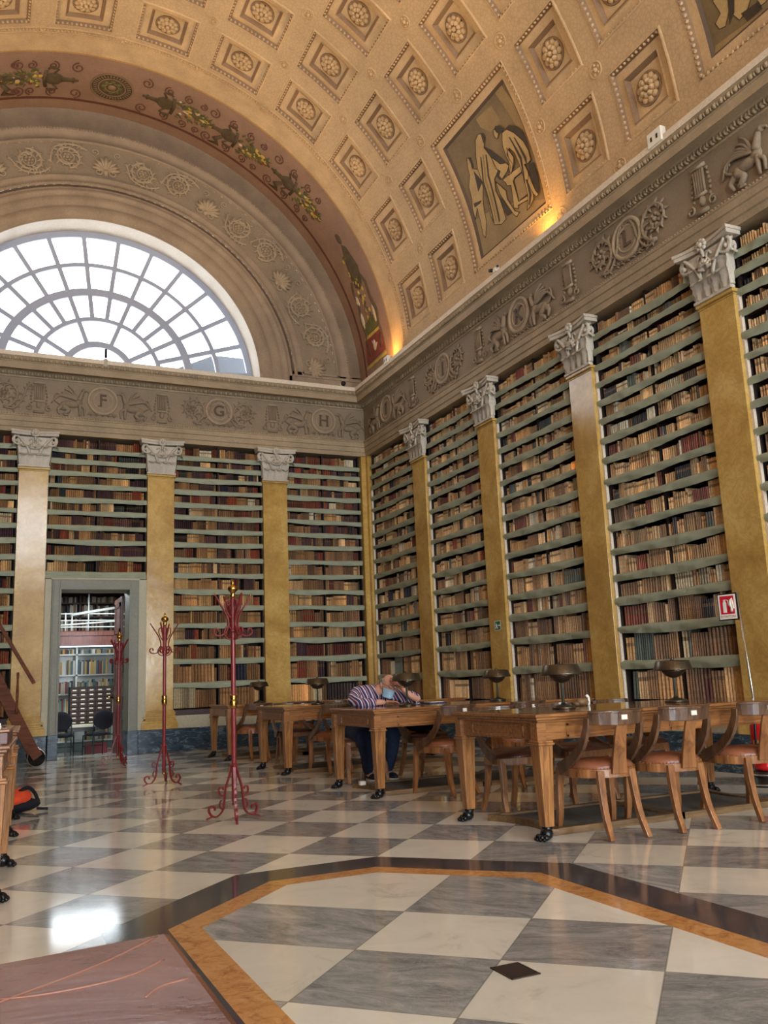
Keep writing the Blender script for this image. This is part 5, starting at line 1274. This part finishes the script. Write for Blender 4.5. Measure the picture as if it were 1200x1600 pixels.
# ---------------------------------------------------------------- coat stands
def make_rack():
    root = empty('coat_stand')
    m = MB().mat('red_iron'); m.lathe([(.014, .14), (.02, .16), (.02, 1.78), (.016, 1.80)], n=14); m.lathe([(.03, .42), (.03, .44)], n=12); m.lathe([(.026, 1.50), (.03, 1.51), (.026, 1.53)], n=12); m.build('pole', root)
    m = MB().mat('brass'); m.lathe([(.0, .1), (.012, .105), (.02, .12), (.015, .14)], n=12); m.build('bottom_ball', root)
    m = MB().mat('brass'); m.lathe([(.022, .88), (.03, .885), (.028, .905), (.034, .925), (.03, .945), (.024, .95), (.03, .97), (.03, .985), (.022, .99)], n=16); m.build('collar', root)
    m = MB().mat('brass'); m.lathe([(.016, 1.79), (.026, 1.80), (.018, 1.815), (.02, 1.83), (.04, 1.85), (.044, 1.865), (.036, 1.885), (.016, 1.895), (.012, 1.905), (.014, 1.915), (.008, 1.93), (0, 1.94)], n=18); m.build('finial', root)
    for k in range(4):
        a = 2*pi*k/4+.2; tf = lambda r, s, z, a=a: (r*cos(a)-s*sin(a), r*sin(a)+s*cos(a), z)
        m = MB().mat('red_iron'); up = smoothpath([(.165, 0, 1.81), (.12, 0, 1.74), (.07, 0, 1.66), (.045, 0, 1.58), (.06, 0, 1.51), (.10, 0, 1.475), (.15, 0, 1.475), (.175, 0, 1.50), (.165, 0, 1.53), (.14, 0, 1.525), (.135, 0, 1.505)], 4)
        m.bar(up, .016, .01, (0, 1, 0), tf=tf)
        m.bar(smoothpath([(.022, 0, 1.62), (.05, 0, 1.66), (.07, 0, 1.71), (.065, 0, 1.755), (.04, 0, 1.765), (.03, 0, 1.735), (.045, 0, 1.72)], 4), .014, .009, (0, 1, 0), tf=tf)
        m.bar(smoothpath([(.02, 0, 1.53), (.05, 0, 1.55), (.08, 0, 1.50), (.06, 0, 1.455), (.02, 0, 1.44)], 4), .014, .009, (0, 1, 0), tf=tf)
        hk = m.build('hook_arm', root); b = MB().mat('brass'); b.ball(tf(.168, 0, 1.815), .009, 7, 5); b.build('hook_tip', hk)
    for k in range(3):
        a = 2*pi*k/3+.35; tf = lambda r, s, z, a=a: (r*cos(a)-s*sin(a), r*sin(a)+s*cos(a), z)
        m = MB().mat('red_iron')
        p = smoothpath([(.02, 0, .42), (.045, 0, .34), (.075, 0, .25), (.085, 0, .17), (.10, 0, .08), (.15, 0, .03), (.20, 0, .035), (.225, 0, .075), (.205, 0, .11), (.175, 0, .10), (.172, 0, .075)], 5)
        m.bar(p, .02, .012, (0, 1, 0), tf=tf)
        m.bar(smoothpath([(.19, 0, .03), (.215, 0, .018), (.245, 0, .008)], 4), .018, .012, (0, 1, 0), tf=tf)
        m.bar(smoothpath([(.08, 0, .20), (.11, 0, .19), (.135, 0, .215), (.13, 0, .25), (.105, 0, .255), (.095, 0, .235)], 4), .016, .01, (0, 1, 0), tf=tf)
        m.bar(smoothpath([(.105, 0, .085), (.13, 0, .11), (.12, 0, .15), (.105, 0, .155)], 3), .014, .009, (0, 1, 0), tf=tf)
        m.ball(tf(.03, 0, .43), .014, 6, 4); m.build('foot', root)
    return root
rk0 = make_rack()
for i, (x, y, rz, lb) in enumerate([(1.912, 7.22, 0, 'tallest looking red iron coat stand, nearest of the three'), (1.95, 10.43, .9, 'middle red iron coat stand in front of the yellow pilaster'), (1.885, 13.66, .5, 'farthest red iron coat stand, in front of the doorway')]):
    o = rk0 if i == 0 else copy_tree(rk0); o.location = (x, y, 0); o.rotation_euler = (0, 0, rz); tag(o, lb, 'coat stand', 'red wrought iron coat stands')
# ---------------------------------------------------------------- left side: ladder, box, bag, leather table
ld = empty('library_ladder', (.8, 14.5, 0)); tag(ld, 'brown wooden rolling library ladder with handrail at the left edge', 'ladder')
d = Vector((-.572, 0, 1.15)).normalized()
for y in (0, .55):
    m = MB().mat('dark_wood'); p0 = Vector((-.02, y, .22)); m.bar([p0, p0+d*4.3], .17, .045, (1, 0, .5)); m.build('stringer', ld)
for k in range(14):
    p = Vector((-.02, 0, .22))+d*(.25+.29*k); m = MB().mat('dark_wood'); m.box(p.x-.09, p.x+.09, 0, .55, p.z-.015, p.z+.015); m.build('step', ld)
m = MB().mat('dark_wood'); a0 = Vector((-.04, -.03, 1.226)); hd = Vector((-.506, 0, .874)).normalized(); m.bar([a0, a0+hd*3.6], .055, .05, (1, 0, .5)); m.build('handrail', ld, bevel=.008)
for s in (0, 1.2, 2.4):
    m = MB().mat('dark_wood'); x = -.27-.506*s/1.01; zt = 1.40+.874*s; m.lathe([(.018, zt-.62), (.024, zt-.55), (.016, zt-.5), (.022, zt-.3), (.014, zt-.12), (.02, zt-.05), (.02, zt)], c=(x, -.03, 0), n=10); m.build('post', ld)
for y in (0, .55):
    m = MB().mat('black_iron'); m.tube([(.03, y-.02, .135), (.03, y+.02, .135)], .125, 24); wh = m.build('wheel', ld)
    m = MB().mat('steel'); m.tube([(.03+.125*cos(2*pi*k/28), y, .135+.125*sin(2*pi*k/28)) for k in range(29)], .008, 6, cap=False); m.build('wheel_rim', wh)
    m = MB().mat('dark_wood'); m.bar([(-.06, y-.03, .3), (.05, y-.03, .14)], .15, .025, (1, 0, .6)); m.build('wheel_bracket', ld)
bx = empty('wooden_box', (-.32, 5.68, TZ), -.07); tag(bx, 'low moulded wooden box on the table at the left edge', 'box')
m = MB().mat('red_wood'); m.box(-.5, .5, -.35, .35, 0, .065); m.build('body', bx, bevel=.004); m = MB().mat('table_wood'); m.box(-.51, .51, -.36, .36, .065, .08); m.build('lid', bx, bevel=.004)
ob = empty('open_book', (-.02, 5.62, TZ+.08)); tag(ob, 'open book with cream pages on the wooden box at the left edge', 'book')
m = MB().mat('paper')
for s in (-1, 1): m.grid(lambda u, v, s=s: (s*.17*u, -.12+.24*v, .004+.028*sin(pi*min(1, u*1.0+.12))*(1-u*.5)), 10, 2, True)
m.build('pages', ob, recalc=False); m = MB().mat('leather_seat'); m.box(-.18, .18, -.125, .125, 0, .004); m.build('cover', ob)
for k in range(4):
    m = MB().mat('paper'); h = .03; m.box(-.12, .12, -.09, .09, 0, h); o = m.build('book', loc=(-.23, 5.75, TZ+.081+k*.031)); o.rotation_euler = (0, 0, .1*k); tag(o, ['lowest', 'second lowest', 'second highest', 'topmost'][k]+' cream book in the stack on the left box', 'book', 'stacked cream books on the left box')
m = MB().mat('white_plastic'); m.box(-.03, .03, -.003, .003, 0, .03); tag(m.build('label_card', loc=(.09, 5.40, TZ+.081)), 'small white card standing on the wooden box', 'card')
bg2 = empty('orange_bag', (.33, 9.05, 0)); tag(bg2, 'orange and black bag lying on the marble floor at the left', 'bag')
m = MB().mat('black_fabric'); m.ball((0, 0, .07), (.24, .15, .07), 16, 8); m.build('bottom', bg2)
def lump(x, y, z): return (x, y, z+.02*sin(x*17)+.015*sin(y*23+x*9))
m = MB().mat('orange_fabric'); m.ball((-.04, -.02, .12), (.20, .15, .085), 18, 10, tf=lump); m.build('cover', bg2); m = MB().mat('black_fabric'); m.tube(smoothpath([(.05, -.05, .19), (.12, -.04, .22), (.18, 0, .17), (.22, .02, .08)], 4), .018, 6); m.tube([(.2, -.05, .03), (.3, -.06, .02)], .012, 5); m.build('strap', bg2)
# leather topped table right under the camera
lt = empty('leather_topped_table', (.233, 1.195, 0), 0); tag(lt, 'brown leather topped table corner in the bottom left foreground', 'table')
LTP = lambda e: [(-1.7+e, -.19-e), (-1.7+e, -2.2+e), (-.02-e, -2.2+e), (-e, -e)]
m = MB().mat('leather_top'); m.prism(LTP(0), .728, .752); m.build('leather_surface', lt, bevel=.01)
m = MB().mat('dark_wood'); m.prism(LTP(.012), .70, .728); m.build('edge', lt); m = MB().mat('dark_wood'); m.prism(LTP(.09), .60, .70); m.build('apron', lt)
for x in (-1.55, -.16):
    for y in (-2.05, -.36 if x < -1 else -.16): m = MB().mat('dark_wood'); m.frustum((0, 0), .06, .06, 0, (0, 0), .09, .09, .6); m.build('leg', lt, loc=(x, y, 0))
m = MB().mat('leather_crease')
for pth in ([(-.02, -.02), (-.10, -.10), (-.2, -.17), (-.34, -.27), (-.5, -.36)], [(-.03, -.12), (-.08, -.16), (-.16, -.17), (-.24, -.15)], [(-.02, -.2), (-.05, -.21), (-.07, -.235)]):
    m.tube(smoothpath([(x, y, .7522) for x, y in pth], 6), .0011, 6)
m.build('crease', lt)
# brass floor grille
m = MB().mat('shelf_dark'); m.box(-.06, .06, -.075, .075, 0, .003)
fg = m.build('floor_hatch', loc=(1.81, 2.94, .0)); tag(fg, 'small dark square plate set in the white marble floor tile', 'floor plate')
m = MB().mat('bronze'); m.box(-.06, .06, -.075, -.07, .003, .004); m.box(-.06, .06, .07, .075, .003, .004); m.box(-.06, -.055, -.075, .075, .003, .004); m.box(.055, .06, -.075, .075, .003, .004); m.build('rim', fg)
# ---------------------------------------------------------------- the reader
def skin(name, pts, edges, mt, parent, sub=2, root=0, smooth=True):
    """pts: (x, y, z, rx[, ry]) joints grown with a skin modifier"""
    me = bpy.data.meshes.new(name); me.from_pydata([p[:3] for p in pts], edges, []); o = bpy.data.objects.new(name, me); COL.objects.link(o); o.parent = parent
    s = o.modifiers.new('skin', 'SKIN'); s.use_smooth_shade = True
    for i, d in enumerate(me.skin_vertices[0].data): p = pts[i]; d.radius = (p[3], p[4] if len(p) > 4 else p[3]); d.use_root = (i == root)
    if sub: u = o.modifiers.new('sub', 'SUBSURF'); u.levels = sub; u.render_levels = sub
    bpy.context.view_layer.update(); dg = bpy.context.evaluated_depsgraph_get(); nm = bpy.data.meshes.new_from_object(o.evaluated_get(dg)); o.modifiers.clear(); o.data = nm; nm.name = name
    nm.materials.clear(); nm.materials.append(MATS[mt])
    for p in nm.polygons: p.use_smooth = True; p.material_index = 0
    return o
PX, PY = 3.80, 9.0
ps = empty('person', (PX, PY, 0)); tag(ps, 'man in striped shirt and blue face mask leaning on the reading table', 'person')
# body joints, relative to the seat centre; the man faces -y and slumps forward on his arms
HD = (.18, -.33, 1.00)
body = [(0, .04, .56, .14, .12), (.01, -.03, .70, .135, .12), (.02, -.12, .82, .15, .12), (.05, -.2, .92, .15, .11), (.10, -.26, .955, .07, .07), (.13, -.3, .98, .062, .062),
        (-.13, -.20, .93, .065), (-.22, -.30, .86, .052), (-.20, -.46, .835, .042), (-.05, -.52, .835, .036), (.06, -.53, .835, .026, .022),      # right arm (viewer's left) folded below the chin
        (.24, -.20, .92, .065), (.38, -.30, .865, .052), (.50, -.42, .84, .042), (.38, -.48, .88, .036), (.27, -.46, .97, .028, .024),        # other arm propped, hand at the brow
        (-.10, .0, .54, .09), (-.14, -.34, .52, .066), (-.05, -.22, .28, .048), (.04, -.04, .09, .042), (.05, -.16, .045, .035),
        (.12, .0, .54, .09), (.24, -.32, .52, .066), (.25, -.2, .28, .048), (.26, -.05, .09, .042), (.27, -.17, .045, .035)]
be = [(0, 1), (1, 2), (2, 3), (3, 4), (4, 5), (3, 6), (6, 7), (7, 8), (8, 9), (9, 10), (3, 11), (11, 12), (12, 13), (13, 14), (14, 15), (0, 16), (16, 17), (17, 18), (18, 19), (19, 20), (0, 21), (21, 22), (22, 23), (23, 24), (24, 25)]
thin = [tuple(list(p[:3])+[r*(.8 if i >= 16 and p[2] > .2 else 1) for r in p[3:]]) for i, p in enumerate(body)]
bd = skin('body', thin, be, 'skin', ps)
# shirt: same joints, a little larger, ends at the wrists and waist
def sub(idx, k):
    return [tuple(list(body[i][:3])+[r*k+.006 for r in body[i][3:]]) for i in idx]
ids = [0, 1, 2, 3, 4, 6, 7, 8, 9, 11, 12, 13, 14]; body[14] = (.33, -.47, .92, .034); body[9] = (-.02, -.525, .835, .034); mp_ = {v: i for i, v in enumerate(ids)}
sv = sub(ids, 1.16); sv[mp_[4]] = (*body[4][:3], .085, .08)
skin('shirt', sv, [(mp_[a], mp_[b]) for a, b in be if a in mp_ and b in mp_], 'striped_shirt', ps)
ids = [0, 16, 17, 18, 19, 21, 22, 23, 24]; mp_ = {v: i for i, v in enumerate(ids)}
skin('trousers', sub(ids, 1.3), [(mp_[a], mp_[b]) for a, b in be if a in mp_ and b in mp_], 'jeans', ps)
# hands with five fingers
def hand(wrist, dirv, palm, side, curl, name='hand', mt='skin_tan'):
    D = Vector(dirv).normalized(); N = Vector(palm).normalized(); N = (N-D*N.dot(D)).normalized(); S = D.cross(N)*side; Wp = Vector(wrist)
    pts = []; ed = []
    def P(v, r, r2=None): pts.append((v.x, v.y, v.z, r, r2 or r)); return len(pts)-1
    w = P(Wp, .024, .02); c = P(Wp+D*.045, .03, .016); ed.append((w, c)); kn = P(Wp+D*.08, .032, .014); ed.append((c, kn))
    for k, (off, ln) in enumerate(((-.03, .068), (-.01, .078), (.011, .072), (.03, .056))):
        q = Wp+D*.085+S*off; prev = kn; a = 0
        i = P(q, .0098); ed.append((prev, i)); prev = i
        for j in range(3):
            a += curl; q = q+(D*cos(a)+N*sin(a)+S*off*.8).normalized()*ln*(.45, .32, .23)[j]; i = P(q, (.009, .0085, .0072)[j]); ed.append((prev, i)); prev = i
    q = Wp+D*.03-S*.03; i = P(q, .013); ed.append((w, i)); prev = i
    for l, rr in ((.035, .0115), (.026, .0095)): q = q+(D*.75-S*.55+N*.25).normalized()*l; i = P(q, rr); ed.append((prev, i)); prev = i
    return skin(name, pts, ed, mt, ps, 1)
hand((.05, -.53, .835), (1, -.02, -.02), (0, -.2, -1), 1, .25, mt='skin_tan')
hand((.275, -.46, .975), (-.75, -.12, .62), (0, 1, .1), 1, .35, mt='skin_tan')
# head
def headmesh():
    m = MB().mat('skin'); nu, nv = 36, 28
    def f(u, v):
        a = 2*pi*u; t = pi*v; x, y, z = sin(t)*sin(a), -sin(t)*cos(a), cos(t)     # face towards -y
        X, Y, Z = x*.076, y*.094, z*.118
        fr = max(0, -y)
        if z < -.1: X *= 1-.22*(-z-.1)**1.2*1.6; Y *= 1-.12*(-z)
        g = lambda cx, cz, sx, sz: math.exp(-((x-cx)/sx)**2-((z-cz)/sz)**2)
        if fr > 0:
            Y -= .022*g(0, -.12, .13, .16)*fr+.012*g(0, .08, .1, .3)*fr
            Y += .012*(g(.33, .12, .17, .12)+g(-.33, .12, .17, .12))*fr
            Y -= .007*(g(.33, .27, .25, .07)+g(-.33, .27, .25, .07))*fr
            Y -= .006*g(0, -.48, .22, .06)*fr; Y += .004*g(0, -.53, .2, .03)*fr; Y -= .008*g(0, -.78, .2, .15)*fr
        return (X, Y, Z)
    m.grid(f, nu, nv, True)
    for s in (-1, 1):
        m.ball((s*.078, .008, -.008), (.012, .022, .034), 8, 6); m.ball((s*.086, .012, -.0), (.006, .016, .026), 8, 6)
    return m
hd = headmesh().build('head', ps, recalc=False); hd.location = HD; hd.rotation_euler = (R(20), R(8), R(8))
m = MB().mat('hair_grey')
for s in (-1, 1): m.ball((s*.064, .03, .02), (.022, .055, .045), 12, 8)
m.ball((0, .062, .015), (.062, .038, .06), 14, 8); hh = m.build('hair', hd)
m = MB().mat('mask_blue'); 
def mk(u, v):
    a = (u-.5)*2.3; z = -.012-.098*v; k = .083*(1-.18*v); b = .018*math.exp(-((u-.5)/.2)**2)*(1-.6*v); pl = .0025*sin(v*18)
    return (k*sin(a), -(.098+b+pl)*cos(a)*(1-.05*v)-.006, z)
m.grid(mk, 16, 10, True); m.build('face_mask', hd, recalc=False)
m = MB().mat('white_plastic')
for s in (-1, 1): m.tube([(s*.072, -.045, -.03), (s*.086, .01, -.01), (s*.074, -.042, -.09)], .0015, 4)
m.build('mask_loop', hd)
m = MB().mat('black_plastic')
for s in (-1, 1):
    m.tube([(s*.03+.024*cos(2*pi*k/16), -.1-.003, .018+.016*sin(2*pi*k/16)) for k in range(17)], .0022, 5, cap=False); m.tube([(s*.052, -.1, .02), (s*.082, .0, .02)], .002, 5)
m.tube([(-.007, -.108, .02), (.007, -.108, .02)], .002, 5); m.build('glasses', hd)
for s in (-1, 1):
    m = MB().mat('white_plastic'); m.ball((s*.028, -.082, .016), (.011, .008, .008), 8, 5); ey = m.build('eye', hd); m = MB().mat('black_plastic'); m.ball((s*.028, -.0885, .015), (.005, .003, .005), 8, 5); m.build('pupil', ey) if False else m.build('eye_dot', ey)  # small black ball at the front of each eye, its pupil
for x, y in ((.05, -.15), (.27, -.16)):
    m = MB().mat('shoe_black'); m.ball((x, y-.0, .045), (.045, .12, .045), 12, 8); m.ball((x, y+.09, .06), (.04, .05, .055), 10, 6); sh = m.build('shoe', ps); m = MB().mat('white_plastic'); m.prism([(x+.05*cos(a), y+.02+.14*sin(a)) for a in [2*pi*k/20 for k in range(20)]], .0, .034); m.build('sole', sh)
# ---------------------------------------------------------------- light
w = bpy.data.worlds.new('sky'); SC.world = w; w.use_nodes = True
bg = w.node_tree.nodes['Background']; bg.inputs[0].default_value = (.9, .95, 1, 1)
wt = w.node_tree; tc = wt.nodes.new('ShaderNodeTexCoord'); sx = wt.nodes.new('ShaderNodeSeparateXYZ'); wt.links.new(tc.outputs['Generated'], sx.inputs[0])
mr = wt.nodes.new('ShaderNodeMapRange'); mr.inputs['From Min'].default_value = -.25; mr.inputs['From Max'].default_value = .25; mr.inputs['To Min'].default_value = 36; mr.inputs['To Max'].default_value = 7
wt.links.new(sx.outputs[1], mr.inputs[0]); wt.links.new(mr.outputs[0], bg.inputs[1])
def portal(loc, rot, sx, sy):
    d = bpy.data.lights.new('window_portal', 'AREA'); d.shape = 'RECTANGLE'; d.size = sx; d.size_y = sy; d.cycles.is_portal = True
    o = bpy.data.objects.new('window_portal', d); COL.objects.link(o); o.location = loc; o.rotation_euler = rot
portal((XC, 16.8, 8.4), (R(-90), 0, 0), 6.2, 3.2)
portal((XC, BACK-.9, 8.4), (R(90), 0, 0), 6.2, 3.2)
for a, c in ADDED_WIN: portal(((a+c)/2, BACK-.9, 2.85), (R(90), 0, 0), c-a+.1, 4.8)
def spot(loc, tgt, e, col, ang=120, size=.08, blend=1):
    d = bpy.data.lights.new('uplight', 'SPOT'); d.energy = e; d.color = col; d.spot_size = R(ang); d.spot_blend = blend; d.shadow_soft_size = size
    o = bpy.data.objects.new('uplight', d); COL.objects.link(o); o.location = loc
    o.rotation_euler = (Vector(tgt)-Vector(loc)).to_track_quat('-Z', 'Y').to_euler()
WARM = (1, .66, .32)
for y in (13.6, 9.15, 4.3, -.6, -5.5):
    spot((W-.27, y, 6.98), (XC-.6, y, 11.2), 430, WARM, 96, .05)
    spot((XL+.27, y, 6.98), (XC+1.6, y, 11.6), 500, WARM, 96, .05)
for y in (14.2, 9.15, 4.1):
    spot((W-.27, y, 6.98), (W+.0, y, 7.75), 34, (1, .5, .12), 130, .05)
d = bpy.data.lights.new('ceiling_lamp', 'AREA'); d.shape = 'RECTANGLE'; d.size = 1.6; d.size_y = .3; d.energy = 60; d.color = (.86, .95, 1)
o = bpy.data.objects.new('ceiling_lamp', d); COL.objects.link(o); o.location = (1.9, 17.4, 3.0)
vs = SC.view_settings; vs.view_transform = 'Standard'; vs.look = 'None'; vs.gamma = 1; vs.use_curve_mapping = False; vs.exposure = .18
SC.cycles.max_bounces = 8; SC.cycles.diffuse_bounces = 4; SC.cycles.glossy_bounces = 4; SC.cycles.transparent_max_bounces = 12
SC.cycles.sample_clamp_indirect = 6
